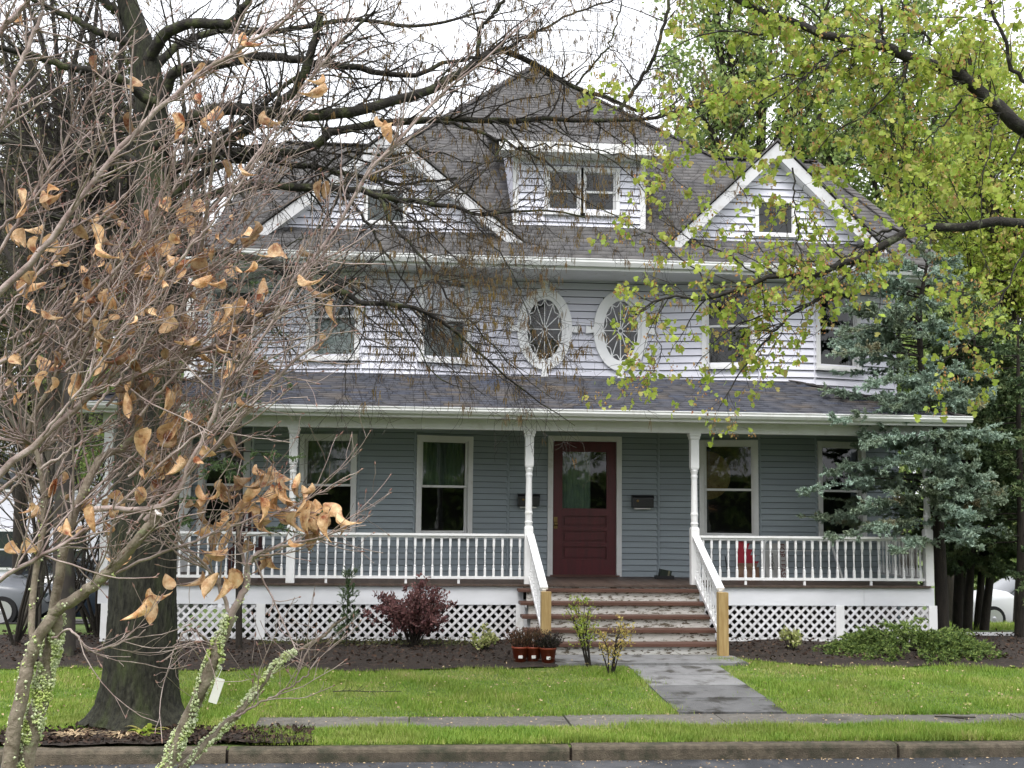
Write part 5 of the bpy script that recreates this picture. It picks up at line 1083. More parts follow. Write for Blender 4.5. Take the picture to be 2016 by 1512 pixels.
def conifer(name, label, base, path, r0, z0, z1, l0, l1, nb, mat, bark, droop=-.05, needle=.03, per_m=420, twl=(.10, .42), tw_pm=11, az=None, cat='tree', rise=.25, group=None, flat=.35, r1=.012, lens=None, wid=1.0, guided=()):
    t = thing(name, label, cat, base, group)
    P = resample(path, 24); R = np.linspace(r0, r1, 24)
    put('trunk', tube_mesh('trunk', [(P[None], R[None], 10)], bark), t)
    z = z0+(z1-z0)*rng.random(nb)**.9; cx = np.interp(z, P[:, 2], P[:, 0]); cy = np.interp(z, P[:, 2], P[:, 1])
    a = rng.random(nb)*2*math.pi
    if az is not None: a = np.where(rng.random(nb) < .7, np.radians(az[0]+(az[1]-az[0])*rng.random(nb)), a)
    f = (z-z0)/(z1-z0); L = (l0+(l1-l0)*f)*(.6+.5*rng.random(nb))
    if lens is not None: L *= lens(a, f)
    d = np.stack([np.cos(a), np.sin(a), np.full(nb, rise*(1-.2)*1.0)+.5*f*rise+rng.normal(0, .08, nb)], 1); k = 9; pts = [np.stack([cx, cy, z], 1)]; cur = norm(d)
    for j in range(k-1):
        cur = norm(cur+np.array([0, 0, droop])+rng.normal(0, .06, (nb, 3))); pts.append(pts[-1]+cur*(L/(k-1))[:, None])
    BP = np.stack(pts, 1); BR = (.005+.010*L/max(l0, .1))[:, None]*np.linspace(1, .2, k)[None]
    if len(guided):                                            # boughs whose reach the photograph shows
        G = []
        for g in guided:
            g = np.array(g); zt = g[2]-.1+.12*np.linalg.norm(g[:2]-np.array([np.interp(g[2], P[:, 2], P[:, 0]), np.interp(g[2], P[:, 2], P[:, 1])])); s0 = np.array([np.interp(zt, P[:, 2], P[:, 0]), np.interp(zt, P[:, 2], P[:, 1]), zt])
            G.append(resample([s0, s0+(g-s0)*.5+np.array([0, 0, .10])+rng.normal(0, .03, 3), g], k))
        BP = np.concatenate([BP, np.array(G)]); BR = np.concatenate([BR, np.linspace(.018, .004, k)[None]*np.ones((len(G), 1))])
    S1 = sprout(BP, BR, tw_pm, twl[0], twl[1], (35, 65), (.22, 1), (0, 0, -.08), .10, 6, .5, .004, .4, lrel=.55)
    S1[0][:, :, 2] = S1[0][:, :1, 2]+(S1[0][:, :, 2]-S1[0][:, :1, 2])*flat
    S2 = sprout(*S1, 16, .05, .16, (35, 60), (.2, 1), (0, 0, -.05), .10, 4, .7, .0025, .5, lrel=.7)
    tag(put('branches', tube_mesh('branches', [(BP, BR, 4), (S1[0][:, ::2], S1[1][:, ::2], 3)], bark), t), kind='stuff')
    p1, d1, s1 = needles_on(S1[0], S1[1], per_m, needle); p2, d2, s2 = needles_on(S2[0], S2[1], per_m, needle)
    pb, db, sb = needles_on(BP[:, 4:], BR[:, 4:], per_m*.7, needle)
    p, d, s = np.concatenate([p1, p2, pb]), np.concatenate([d1, d2, db]), np.concatenate([s1, s2, sb])
    # one random tone per spray: neighbours share it
    V, F, r = scatter(NEEDLE[0], NEEDLE[1], p, d, rng.random(len(p))*6.283, s, wid+0*s)
    rr = np.repeat((np.sin(p[:, 0]*7+p[:, 2]*11)*np.sin(p[:, 1]*9+p[:, 2]*5)*.5+.5)*.6+rng.random(len(p))*.4, 3)
    tag(put('needles', np_mesh('needles', V, F, mat, False, rr), t), kind='stuff'); print(name, len(p)); return t

sb_ = at(1856, 1252, .35); sb_[2] = 0
spath = [sb_, at(1852, 1130, .35), at(1845, 1000, .3), at(1836, 900, .3), at(1824, 800, .3), at(1812, 700, .3), at(1812, 600, .3), at(1825, 520, .3), at(1838, 440, .3)]
conifer('spruce_tree', 'blue-green spruce with a dark leaning trunk at the right end of the porch', sb_, spath, .10, 1.35, 5.6, 2.1, .9, 125, M['spruce'], M['dark_bark'], droop=-.02, needle=.038, per_m=310, tw_pm=15, rise=.16, wid=3.2, az=(130, 300),
        lens=lambda a, f: .65+.35*np.maximum(0, -np.cos(a)), guided=[at(*g) for g in ((1578, 972, -.7), (1630, 700, -.6), (1660, 655, -.3), (1690, 560, -.2), (1650, 830, -.8), (1625, 930, -.5), (1680, 1010, -.9), (1640, 1062, -.8), (1735, 620, -.5), (1720, 760, -1), (1700, 880, -1.1), (1760, 1090, -.8), (1960, 860, -.4), (1945, 960, -.5), (1930, 740, -.3), (1900, 650, -.2), (1740, 520, 0), (1890, 560, .2))])
# dark evergreen cluster with several trunks beyond it
for i, (px, pt, yy, r) in enumerate(((1885, 1890, 2.3, .085), (1905, 1920, 2.0, .075), (1925, 1950, 2.5, .07), (1893, 1896, 2.9, .06), (2008, 2004, .6, .085), (1938, 1985, 2.2, .075))):
    b = at(px, 1255, yy); b[2] = gz(b[0], yy); top = at(pt, 560+60*(i % 3), yy)
    lab = ['dark evergreen trunk just right of the spruce, hidden in yew foliage', 'second dark evergreen trunk right of the spruce, slightly leaning', 'third dark evergreen trunk right of the spruce, leaning out', 'thin dark evergreen trunk standing behind the others', 'dark evergreen at the right edge of the picture, in front of the white car', 'dark evergreen trunk leaning right above the white car bonnet'][i]
    conifer('yew_tree', lab, b, [b, b+(top-b)*.3+np.array([.03, 0, 0]), b+(top-b)*.7, top], r, .95, top[2], 1.3, .6, 66, M['yew'], M['dark_bark'], droop=-.07, needle=.055, per_m=165, tw_pm=13, wid=3.0, group='dark evergreens right of the porch', rise=.05)
# hemlock with sparse sprays left of the porch
hb = at(471, 1270, -.9); hb[2] = 0
conifer('hemlock_tree', 'thin dark hemlock with sparse drooping sprays by the left porch rail', hb, [hb, at(470, 1000, -.9), at(472, 800, -.9), at(470, 620, -.9), at(468, 480, -.9)], .045, 1.4, 5.2, 1.5, .5, 26, M['hemlock'], M['dark_bark'], droop=-.06, needle=.026, per_m=420, tw_pm=8, rise=.10, flat=.25, wid=2.2)

# ------------------------------------------------------------------ leafy and bare trees behind and beside the house
def broadleaf(name, label, base, h, trunk_r, specs, nl, leaf_size, mat, bark, per=(2.2, 5, 7), spread=(.8, 2.6), leaf=LEAF4, group=None, bias=(0, 0, .15), clump=.16, leafy=True, lc=(3, 9)):
    """base point, limb specs as crown points the limbs reach for"""
    t = thing(name, label, 'tree', base, group); b = np.array(base, float)
    top = b+np.array([rng.normal(0, .3), rng.normal(0, .3), h*.8]); P = resample([b, b+(top-b)*.33+rng.normal(0, .08, 3), b+(top-b)*.66+rng.normal(0, .12, 3), top], 20); R = np.linspace(trunk_r, trunk_r*.25, 20)
    put('trunk', tube_mesh('trunk', [(P[None], R[None], 10)], bark), t)
    LP, LR = [], []
    for cpt in specs:
        c = np.array(cpt, float); zf = np.clip((c[2]-b[2])*.55/(h*.8), .2, .95); o = b+(top-b)*zf; mid = o+(c-o)*.5+np.array([0, 0, .12*np.linalg.norm(c-o)])+rng.normal(0, .15, 3)
        LP.append(resample([o, mid, c], 14)); LR.append(np.linspace(trunk_r*.4, .02, 14))
    LP, LR = np.array(LP), np.array(LR)
    B1 = sprout(LP, LR, per[0], spread[0], spread[1], (30, 70), (.25, 1), bias, .14, 7, .45, .03, .3)
    B2 = sprout(*B1, per[1]*(.8 if leafy else 1), .3, 1.0, (30, 75), (.15, 1), bias, .2, 4, .5, .010, .4)
    g = [(LP, LR, 6), (B1[0], B1[1], 3), (B2[0], B2[1], 3)]
    if not leafy:
        B3 = sprout(*B2, per[2], .1, .5, (30, 75), (.15, 1), bias, .25, 3, .6, .005, .6); B3[1][:] = np.maximum(B3[1], .0028); g.append((B3[0], B3[1], 3))
    tag(put('branches', tube_mesh('branches', g, bark), t), kind='stuff')
    if nl:
        src = np.concatenate([B2[0][:, -1], B2[0][:, 2], B1[0][:, -1]]); c0 = src[rng.integers(0, len(src), max(1, nl//lc[0]))]; rep = rng.integers(1, lc[1], len(c0)); lp = np.repeat(c0, rep, 0)[:nl*2]; lp = lp+rng.normal(0, clump, lp.shape)
        ld = norm(np.array([0, 0, -.5])+rng.normal(0, .8, lp.shape)); sz = leaf_size*(.6+.8*rng.random(len(lp)))
        me = leaf_mesh('crown', leaf, lp, ld, sz, mat); tag(put('crown', me, t), kind='stuff'); print(name, len(lp))
    return t
def crown_pts(cx, cy, rx, ry, Yc, dY, n):
    """points spread through a crown whose outline in the view is an ellipse at depth Yc"""
    out = []
    while len(out) < n:
        a, b = rng.uniform(-1, 1, 2)
        if a*a+b*b < 1: out.append(at(cx+a*rx, cy+b*ry, Yc+rng.uniform(-dY, dY)))
    return out
def gpt(px, Yc): p = at(px, 1200, Yc); return (p[0], Yc, gz(p[0], Yc))
broadleaf('leafy_tree', 'tall fresh-green tree rising behind the right gable', gpt(1500, 15), 15, .24, crown_pts(1540, 110, 260, 280, 15, 2.4, 26), 18000, .14, M['green_leaf'], M['dark_bark'], group='green trees behind the house')
broadleaf('leafy_tree', 'fresh-green tree filling the sky right of the small gable window', gpt(1790, 17), 15, .26, crown_pts(1800, 230, 240, 330, 17, 2.5, 28), 20000, .15, M['green_leaf'], M['dark_bark'], group='green trees behind the house')
broadleaf('leafy_tree', 'yellowish tree at the upper right edge behind the evergreens', gpt(2010, 11), 12, .2, crown_pts(1960, 360, 160, 350, 11, 1.8, 22), 15000, .12, M['maple_leaf'], M['dark_bark'], group='green trees behind the house')
broadleaf('leafy_tree', 'low dark green tree behind the spruce beside the porch end', gpt(1880, 9), 6, .13, crown_pts(1860, 820, 190, 230, 9, 1.5, 18), 11000, .12, M['green_leaf'], M['dark_bark'], group='green trees behind the house')
broadleaf('leafy_tree', 'green tree showing left of the main roof behind the oak', gpt(250, 22), 12, .2, crown_pts(150, 520, 330, 400, 22, 3, 24), 16000, .15, M['olive_leaf'], M['dark_bark'], group='trees beyond the left side')
broadleaf('leafy_tree', 'dull olive tree at the far left behind the small lichen tree', gpt(40, 12), 10, .18, crown_pts(60, 480, 230, 430, 12, 2.4, 26), 17000, .11, M['olive_leaf'], M['dark_bark'], group='trees beyond the left side')
broadleaf('leafy_tree', 'bright green shrubby tree behind the left end of the porch', gpt(330, 9), 5, .1, crown_pts(290, 830, 110, 210, 9, 1.2, 14), 7000, .10, M['green_leaf'], M['dark_bark'], group='trees beyond the left side')
broadleaf('leafy_tree', 'pale green trees far behind the driveway at the right edge', gpt(2010, 30), 9, .2, crown_pts(1990, 960, 160, 300, 30, 3, 18), 9000, .2, M['green_leaf'], M['dark_bark'], group='green trees behind the house')
broadleaf('leafy_tree', 'soft green trees far behind the cars at the left edge', gpt(60, 28), 8, .2, crown_pts(120, 960, 260, 260, 28, 3, 18), 9000, .19, M['olive_leaf'], M['dark_bark'], group='trees beyond the left side')
bare_w = mk('grey_olive_twig', (0.085, 0.078, 0.058), (0.06, 0.052, 0.042), 2, .95)
broadleaf('bare_tree', 'bare twiggy tree behind the left side of the roof', gpt(330, 14), 13, .2, crown_pts(330, 200, 330, 260, 14, 2.5, 22), 1500, .05, M['olive_leaf'], bare_w, per=(2.4, 4.5, 5), group='bare trees behind the house', leafy=False)
broadleaf('bare_tree', 'bare twiggy tree at the left edge with hanging buds', gpt(60, 6), 9, .16, crown_pts(80, 420, 220, 420, 6, 1.8, 24), 2500, .05, M['olive_leaf'], bare_w, per=(2.8, 5, 5), group='bare trees behind the house', leafy=False)
broadleaf('bare_tree', 'bare twiggy tree whose crown fills the upper left corner', gpt(130, -1.5), 10, .14, crown_pts(130, 200, 270, 300, -1.5, 1.2, 26), 1500, .04, M['olive_leaf'], M['oak_twig'], per=(3.2, 5.5, 6), spread=(.5, 1.6), group='bare trees behind the house', leafy=False)
# low thicket of thin bare stems at the left
for i, (px, yy) in enumerate(((30, -.5), (75, .2), (120, 1.0), (175, 1.5), (195, .4))):
    b = at(px, 1245, yy); b[2] = 0; lab = ['bare multi-stemmed shrub at the left edge of the mulch', 'bare shrub second from the left edge behind the lichen stems', 'bare thin-stemmed shrub left of the oak, third from the edge', 'bare thin-stemmed shrub just left of the porch corner post', 'bare dark shrub nearest the left side of the oak trunk'][i]
    t = thing('bare_shrub', lab, 'shrub', b, 'bare shrubs left of the oak')
    n = 6; a = rng.random(n)*6.283; pts = [np.tile(b, (n, 1))]; cur = norm(np.stack([.35*np.cos(a), .35*np.sin(a), np.ones(n)], 1))
    for j in range(11): cur = norm(cur+rng.normal(0, .09, (n, 3))); pts.append(pts[-1]+cur*.26)
    P = np.stack(pts, 1); R = np.linspace(.022, .006, 12)[None]*np.ones((n, 1)); E1 = sprout(P, R, 5, .2, .9, (25, 60), (.25, 1), (0, 0, .1), .15, 6, .5, .006, .4); E2 = sprout(*E1, 8, .06, .35, (25, 65), (.2, 1), (0, 0, .05), .2, 4, .6, .003, .6); E2[1][:] = np.maximum(E2[1], .002)
    put('stems', tube_mesh('stems', [(P, R, 6)], M['dark_bark']), t); tag(put('twigs', tube_mesh('twigs', [(E1[0], E1[1], 4), (E2[0], E2[1], 3)], M['oak_twig']), t), kind='stuff')
    sp = E2[0][:, -1]; s = rng.random(len(sp)) < .4; tag(put('buds', leaf_mesh('buds', LEAF4, sp[s], norm(rng.normal(0, 1, (s.sum(), 3))), .02+.02*rng.random(s.sum()), M['olive_leaf']), t), kind='stuff')

# ------------------------------------------------------------------ planting in the beds
def shrub(name, label, base, rx, ry, h, n, size, mat, stems=14, leaf=LEAF4, up=.5, stem_mat=None, shape=1.0, lean=(0, 0), cat='shrub', group=None, hollow=.35):
    t = thing(name, label, cat, base, group); b = np.array(base, float)
    a = rng.random(stems)*6.283; rr = np.sqrt(rng.random(stems)); end = b+np.stack([rx*rr*np.cos(a)+lean[0], ry*rr*np.sin(a)+lean[1], h*(.55+.4*rng.random(stems))*(1-.4*rr**2)], 1)
    P = np.array([resample([b+np.array([.03*math.cos(q), .03*math.sin(q), 0]), b+(e-b)*.5+np.array([0, 0, .08*h])+rng.normal(0, .02, 3), e], 10) for q, e in zip(a, end)]); R = np.linspace(.010, .003, 10)[None]*np.ones((stems, 1))
    E1 = sprout(P, R, 9, .08, .3*h+.1, (25, 65), (.25, 1), (0, 0, .15*up), .15, 5, .6, .004, .4)
    put('stems', tube_mesh('stems', [(P, R, 5), (E1[0], E1[1], 3)], stem_mat or M['dark_bark']), t)
    p, d = along(np.concatenate([E1[0]]), E1[1], max(1, int(n/len(E1[0])))); p = p+rng.normal(0, .018, p.shape)
    ld = norm(d*.4+np.array([0, 0, up])+rng.normal(0, .6, p.shape)); tag(put('foliage', leaf_mesh('foliage', leaf, p, ld, size*(.6+.8*rng.random(len(p))), mat), t), kind='stuff'); return t
b = at(812, 1268, -.75); b[2] = .03
shrub('barberry_bush', 'purple-red barberry bush in front of the lattice left of the steps', b, .62, .45, .95, 8000, .04, M['barberry'], 34)
b = at(682, 1268, -.8); b[2] = .03
t = thing('young_arborvitae', 'thin young arborvitae left of the purple barberry bush', 'shrub', b)
P = resample([b, b+np.array([.0, 0, .5]), b+np.array([.02, 0, .95])], 12)[None]; R = np.linspace(.014, .004, 12)[None]
E1 = sprout(P, R, 48, .12, .36, (25, 55), (.08, 1), (0, 0, .35), .1, 6, .5, .004, .4); E1[0][:, :, :] = E1[0]; E2 = sprout(*E1, 26, .04, .12, (25, 50), (.2, 1), (0, 0, .2), .1, 4, .6, .002, .5)
put('stem', tube_mesh('stem', [(P, R, 6), (E1[0], E1[1], 3)], M['dark_bark']), t)
p1, d1, s1 = needles_on(E1[0], E1[1], 120, .03, .5); p2, d2, s2 = needles_on(E2[0], E2[1], 220, .026, .5)
tag(put('foliage', leaf_mesh('foliage', NEEDLE, np.concatenate([p1, p2]), np.concatenate([d1, d2]), np.concatenate([s1, s2]), M['hemlock'], aspect=1.8+0*np.concatenate([s1, s2])), t), kind='stuff')
for px, py, lab in ((955, 1268, 'small variegated shrub in the mulch left of the steps'), (1558, 1272, 'small variegated shrub in the mulch right of the steps')):
    b = at(px, py, -1.2); b[2] = .05; shrub('variegated_shrub', lab, b, .15, .15, .30, 420, .045, M['variegated'], 12, group='variegated shrubs')
# spreading evergreen: tiers of fronds
b = at(1810, 1295, -1.35); b[2] = .03
t = thing('spreading_evergreen', 'low spreading evergreen in layered green fronds at the right corner', 'shrub', b)
n = 150; a = rng.random(n)*6.283; rr = rng.random(n)**.6; o = b+np.stack([.72*rr*np.cos(a), .38*rr*np.sin(a), .07+.26*(1-rr)*rng.random(n)+.04*rng.random(n)], 1); o[:, 0] += -.15
d = norm(np.stack([np.cos(a)*1.5, np.sin(a), .05+.5*(1-rr)], 1)); pts = [o]; cur = d
for j in range(7): cur = norm(cur+np.array([0, 0, -.07])+rng.normal(0, .05, (n, 3))); pts.append(pts[-1]+cur*(.065+.03*rng.random(n))[:, None])
P = np.stack(pts, 1); P[:, :, 2] = np.maximum(P[:, :, 2], .05); R = np.linspace(.006, .002, 8)[None]*np.ones((n, 1))
E1 = sprout(P, R, 22, .05, .16, (40, 60), (.1, 1), (0, 0, -.1), .06, 5, .6, .002, .5)
put('branches', tube_mesh('branches', [(P, R, 3)], M['dark_bark']), t)
p1, d1, s1 = needles_on(E1[0], E1[1], 300, .034, .6); p2, d2, s2 = needles_on(P, R, 200, .034, .6); pa = np.concatenate([p1, p2])
V, F, r = scatter(NEEDLE[0], NEEDLE[1], pa, np.concatenate([d1, d2]), rng.random(len(pa))*6.283, np.concatenate([s1, s2]), 2.6+0*pa[:, 0]); hgt = np.clip((pa[:, 2]-.05)/.45, 0, 1)
tag(put('fronds', np_mesh('fronds', V, F, M['juniper'], False, np.repeat(rng.random(len(pa))*.9, 3)), t), kind='stuff')
# two leggy shrubs in the lawn corner by the steps
for px, py, yy, h, lab, mat, ln in ((1160, 1303, -2.25, .95, 'leggy shrub with olive-green leaves in front of the steps', M['maple_leaf'], (-.12, 0)), (1203, 1325, -2.75, .78, 'leggy shrub with pale yellow leaves nearest the path', M['yellow_leaf'], (.08, 0))):
    b = at(px, py, yy); b[2] = gz(0, yy); shrub('leggy_shrub', lab, b, .36, .3, h, 620 if h > .8 else 460, .034, mat, 9, lean=ln, group='leggy shrubs by the steps')
# three nursery pots
def pot(px, yy, lab, mat, n, tall):
    b = at(px, 1297, yy); b[2] = gz(0, yy)+.02; t = thing('nursery_pot', lab, 'pot plant', b, 'potted heathers by the steps')
    MB().lathe([(.075, 0), (.098, .16), (.106, .16), (.107, .185), (.098, .185), (.094, .165), (.01, .16)], 20, (b[0], b[1])).build('pot', M['terracotta'], t, Matrix.Translation((0, 0, b[2])), True)
    MB().box(b[0]-.03, b[0]+.02, b[1]-.094, b[1]-.088, b[2]+.05, b[2]+.085).build('price_label', M['paper'], t, Matrix.Translation((0, 0, 0)))
    m = n; a = rng.random(m)*6.283; rr = np.sqrt(rng.random(m))*.085; o = np.stack([b[0]+rr*np.cos(a), b[1]+rr*np.sin(a), np.full(m, b[2]+.16)], 1); d = norm(np.stack([np.cos(a)*rr*7, np.sin(a)*rr*7, np.ones(m)], 1)+rng.normal(0, .15, (m, 3))); L = tall*(.6+.5*rng.random(m))
    P = np.stack([o+d*(L*f)[:, None]+np.array([0, 0, -.02*f]) for f in (0, .35, .7, 1)], 1); R = np.full((m, 4), .002)
    put('stems', tube_mesh('stems', [(P, R, 3)], M['dark_bark']), t); p, dd = along(P, R, 26, .008, (.2, 1)); tag(put('foliage', leaf_mesh('foliage', LEAF4, p, norm(dd+rng.normal(0, .5, p.shape)), .012+.014*rng.random(len(p)), mat), t), kind='stuff')
pot(1024, -2.0, 'red-brown plastic pot with rusty heather, leftmost of three by the steps', M['heather'], 60, .26)
pot(1050, -2.0, 'red-brown plastic pot with rusty heather, middle of three by the steps', M['heather'], 60, .28)
pot(1079, -2.08, 'red-brown plastic pot with dark heather, rightmost of three by the steps', M['heather_dark'], 90, .22)
# verge plants under the oak
def tuft(name, label, base, n, L, mat, w, up, cat):
    b = np.array(base, float); a = rng.random(n)*6.283; d = norm(np.stack([np.cos(a), np.sin(a), up*np.ones(n)], 1)+rng.normal(0, .2, (n, 3))); pts = [b+rng.normal(0, .03, (n, 3))*np.array([1, 1, 0])]; cur = d
    for j in range(5): cur = norm(cur+np.array([0, 0, -.28])); pts.append(pts[-1]+cur*(L/5*(.6+.7*rng.random(n)))[:, None])
    P = np.stack(pts, 1); P[:, :, 2] = np.maximum(P[:, :, 2], b[2]+.004+.01*rng.random((n, 1))); sd = norm(np.cross(cur, np.array([0, 0, 1.])))[:, None, :]*w*np.array([.5, .9, 1, .8, .5, .05])[None, :, None]
    V = np.concatenate([P-sd, P+sd], 1).reshape(-1, 3); base_ = np.arange(n)[:, None]*12; F = np.concatenate([base_+np.array([j, j+1, j+7, j+6]) for j in range(5)])
    return tag(put(name, np_mesh(name, V, F, mat, False, np.repeat(rng.random(n), 12))), label, cat)
for px, py, lab in ((150, 1440, 'tuft of dry straw-coloured grass at the oak foot, nearest the left edge'), (245, 1438, 'smaller tuft of dry straw-coloured grass below the oak trunk')):
    b = at(px, py, -5.95); b[2] = -.095; tuft('dry_grass', lab, b, 60, .24, M['straw'], .006, .35, 'dry grass')
b = at(285, 1430, -5.9); b[2] = -.095; tuft('hosta_sprout', 'small bright green hosta sprout at the foot of the oak', b, 20, .20, M['maple_leaf'], .022, .9, 'plant')
b = at(228, 1445, -6.05); b[2] = -.11; tuft('green_weed', 'small dark green weed left of the hosta sprout', b, 14, .11, M['hemlock'], .012, .6, 'plant')

# ------------------------------------------------------------------ grass, bark chips, litter
def grass(name, n, region, hmin, hmax, lab=None, wid=.0048):
    x, y = region(n); z = np.array([gz(a, b) for a, b in zip(x, y)]); m = len(x)
    patch = .8+.5*np.sin(x*1.9+1.3*np.sin(y*2.3))*np.sin(y*2.7+.8*np.sin(x*1.1))+.25*np.sin(x*5.3+y*4.1)
    h = (hmin+(hmax-hmin)*rng.random(m)**1.6)*np.clip(patch, .55, 1.3); a = rng.random(m)*6.283; ln = .25+.6*rng.random(m); sd = np.stack([-np.sin(a), np.cos(a), np.zeros(m)], 1)*wid; p = np.stack([x, y, z-.006], 1)
    mid = p+np.stack([np.cos(a)*ln*h*.3, np.sin(a)*ln*h*.3, h*.62], 1); tip = p+np.stack([np.cos(a)*ln*h, np.sin(a)*ln*h, h*.95], 1)
    V = np.stack([p-sd, p+sd, tip], 1).reshape(-1, 3); F = np.arange(m*3).reshape(-1, 3)
    dry = np.sin(x*.9+1.7*np.sin(y*1.3))*np.sin(y*1.9+x*.6) > .55; rr = np.clip(.36+.4*(dry & (rng.random(m) < .6))+.30*np.sin(x*2.3+y*1.7+np.sin(x*5))*np.sin(y*3.9-x+np.sin(y*6))+.12*np.sin(x*9+y*13)*np.sin(x*4-y*7)+.26*rng.normal(size=m), 0, 1)
    return tag(put(name, np_mesh(name, V, F, M['grass'], False, np.repeat(rr, 3))), lab, 'grass', kind='stuff')
def bed_front(x): return np.interp(x, [-6.5, -4.2, -2, 0, 1.9, 1.95, 2.4], [-2.2, -2.35, -2.5, -2.55, -2.3, -2.2, -2.2])
def lawn_region(n):
    x = rng.uniform(-7.5, 9.5, n); y = rng.uniform(-4.99, -1.7, n)
    left = (x < 2.76+.05*np.sin(y*9)+.05*rng.normal(size=n)**3*.3) & (y < bed_front(x)+.05*np.sin(x*3.1)+.02); right = (x > 3.86+.05*np.sin(y*7)-.05*rng.normal(size=n)**3*.3) & (y < np.interp(x, [4.22, 5, 6.6, 8.2, 10.5], [-1.75, -2.3, -2.35, -2.4, -1.9])+.05*np.sin(x*3.1)+.02)
    k = left | right; return x[k], y[k]
def verge_region(n):
    x = rng.uniform(-1.9, 8.5, n); y = rng.uniform(-6.32, -5.57, n); k = (x > -1.0+.6*(rng.random(n)-.5)); return x[k], y[k]
def left_region(n):
    x = rng.uniform(-7.5, -1.3, n); y = rng.uniform(-5.95, -4.9, n); k = y > np.interp(x, [-7.5, -4, -3.3, -2.3, -1.3, -1.0], [-6.3, -6.25, -5.8, -5.65, -5.8, -6.2]); return x[k], y[k]
def rear_region(n): return rng.uniform(8.0, 15, n), rng.uniform(2.2, 11.5, n)
grass('lawn_grass', 230000, lawn_region, .03, .075, 'mown bright green lawn grass in front of the house')
grass('verge_grass', 60000, verge_region, .04, .09, 'longer bright green grass between kerb and sidewalk')
grass('verge_grass', 52000, left_region, .03, .08, 'grass round the oak left of the sidewalk end')
grass('side_grass', 26000, rear_region, .05, .13, 'rough grass beside the driveway at the right', .008)
n = 9000; x = rng.uniform(-6.3, 10, n); y = rng.uniform(-2.6, .9, n); k = (((x < 1.85) & (y > bed_front(x))) | ((x > 4.3) & (y > -2.2))) & ~((y > -.02) & (x > -4) & (x < 7.6)); x, y = x[k], y[k]
x2, y2 = rng.uniform(-3.9, -.75, 3000), rng.uniform(-6.30, -5.6, 3000); x, y = np.concatenate([x, x2]), np.concatenate([y, y2])
z = np.array([gz(a, b) for a, b in zip(x, y)])+np.where(y < -5, .014, .075)+.03*rng.random(len(x)); p = np.stack([x, y, z], 1)
tag(put('bark_chips', leaf_mesh('bark_chips', LEAF4, p, norm(rng.normal(0, 1, p.shape)*np.array([1, 1, .35])), .02+.045*rng.random(len(p)), M['chip'])), 'dark bark chips scattered over the planting beds', 'mulch', kind='stuff')
# broad-leaved weeds, petals and crumbs in the lawn
x, y = lawn_region(420); k = np.sin(x*1.7+2)*np.sin(y*2.9+x) > .1; x, y = x[k], y[k]; ct = np.stack([x, y, np.array([gz(a, b) for a, b in zip(x, y)])+.028], 1); lp = np.repeat(ct, 6, 0); a = np.tile(np.arange(6)*1.047, len(ct))+np.repeat(rng.random(len(ct))*6, 6)
tag(put('lawn_weeds', leaf_mesh('lawn_weeds', LEAF, lp, np.stack([np.cos(a), np.sin(a), .45+0*a], 1), .025+.025*rng.random(len(lp)), M['grass'])), 'low rosettes of broad-leaved weeds scattered in the lawn', 'weeds', kind='stuff')
x, y = lawn_region(1500); p = np.stack([x, y, np.array([gz(a, b) for a, b in zip(x, y)])+.05+.02*rng.random(len(x))], 1)
tag(put('lawn_litter', leaf_mesh('lawn_litter', LEAF4, p, norm(rng.normal(0, 1, p.shape)*np.array([1, 1, .4])), .012+.022*rng.random(len(p)), M['straw'])), 'pale fallen petals and leaf crumbs lying on the lawn', 'leaf litter', kind='stuff')
# moss and low weeds at the bed edge
n = 2600; x = rng.uniform(-4.2, 1.6, n); y = np.interp(x, [-4.2, -2, 0, 1.6], [-.75, -.55, -.6, -.7])+rng.normal(0, .16, n); k = np.sin(x*3.3)+np.sin(x*1.3+2) > -.1; p = np.stack([x, y, .09+.02*rng.random(n)], 1)[k]
tag(put('moss_patch', leaf_mesh('moss_patch', LEAF4, p, norm(rng.normal(0, 1, p.shape)+np.array([0, 0, .7])), .015+.03*rng.random(len(p)), M['olive_leaf'])), 'olive moss and weeds along the foot of the lattice', 'moss', kind='stuff')
# petals, leaf crumbs and catkins on pavement and road
n = 1500; x = rng.uniform(-3, 7.5, n); y = np.where(rng.random(n) < .6, -6.48-.9*rng.random(n)**2.5, rng.uniform(-5.6, -4.95, n)); z = np.where(y < -6.4, -.246, -.108); p = np.stack([x, y, z], 1)
tag(put('leaf_litter', leaf_mesh('leaf_litter', LEAF4, p, norm(rng.normal(0, 1, p.shape)*np.array([1, 1, .1])), .008+.022*rng.random(n), M['straw'], roll=rng.normal(0, .3, n))), 'pale crumbs of leaf and petal on the road and sidewalk', 'leaf litter', kind='stuff')
tw = [at(655, 1358, -4.0), at(690, 1366, -4.0), at(735, 1366, -4.0), at(790, 1362, -4.0)]
for q in tw: q[2] = gz(0, -4)+.045+.02*rng.random()
P = resample(tw, 12)[None]; R = np.linspace(.006, .003, 12)[None]; E1 = sprout(P, R, 7, .08, .25, (30, 60), (.1, .9), (0, 0, .3), .1, 5, .6, .003, .5)
tag(put('fallen_twig', tube_mesh('fallen_twig', [(P, R, 6), (E1[0], E1[1], 4)], M['oak_twig'])), 'thin fallen twig lying on the lawn left of the path', 'twig')
for j, (xa, ya, xb, yb, lab) in enumerate(((1840, 1397, 1920, 1399, 'upper thin dark stick lying on the sidewalk at the right'), (1860, 1408, 1905, 1409, 'lower thin dark stick lying on the sidewalk at the right'))):
    a, b = at(xa, ya, -5.2), at(xb, yb, -5.25-.1*j); a[2] = b[2] = -.112; tag(MB().bar(a, b, .012, .012).build('fallen_stick', M['dark_bark']), lab, 'stick')

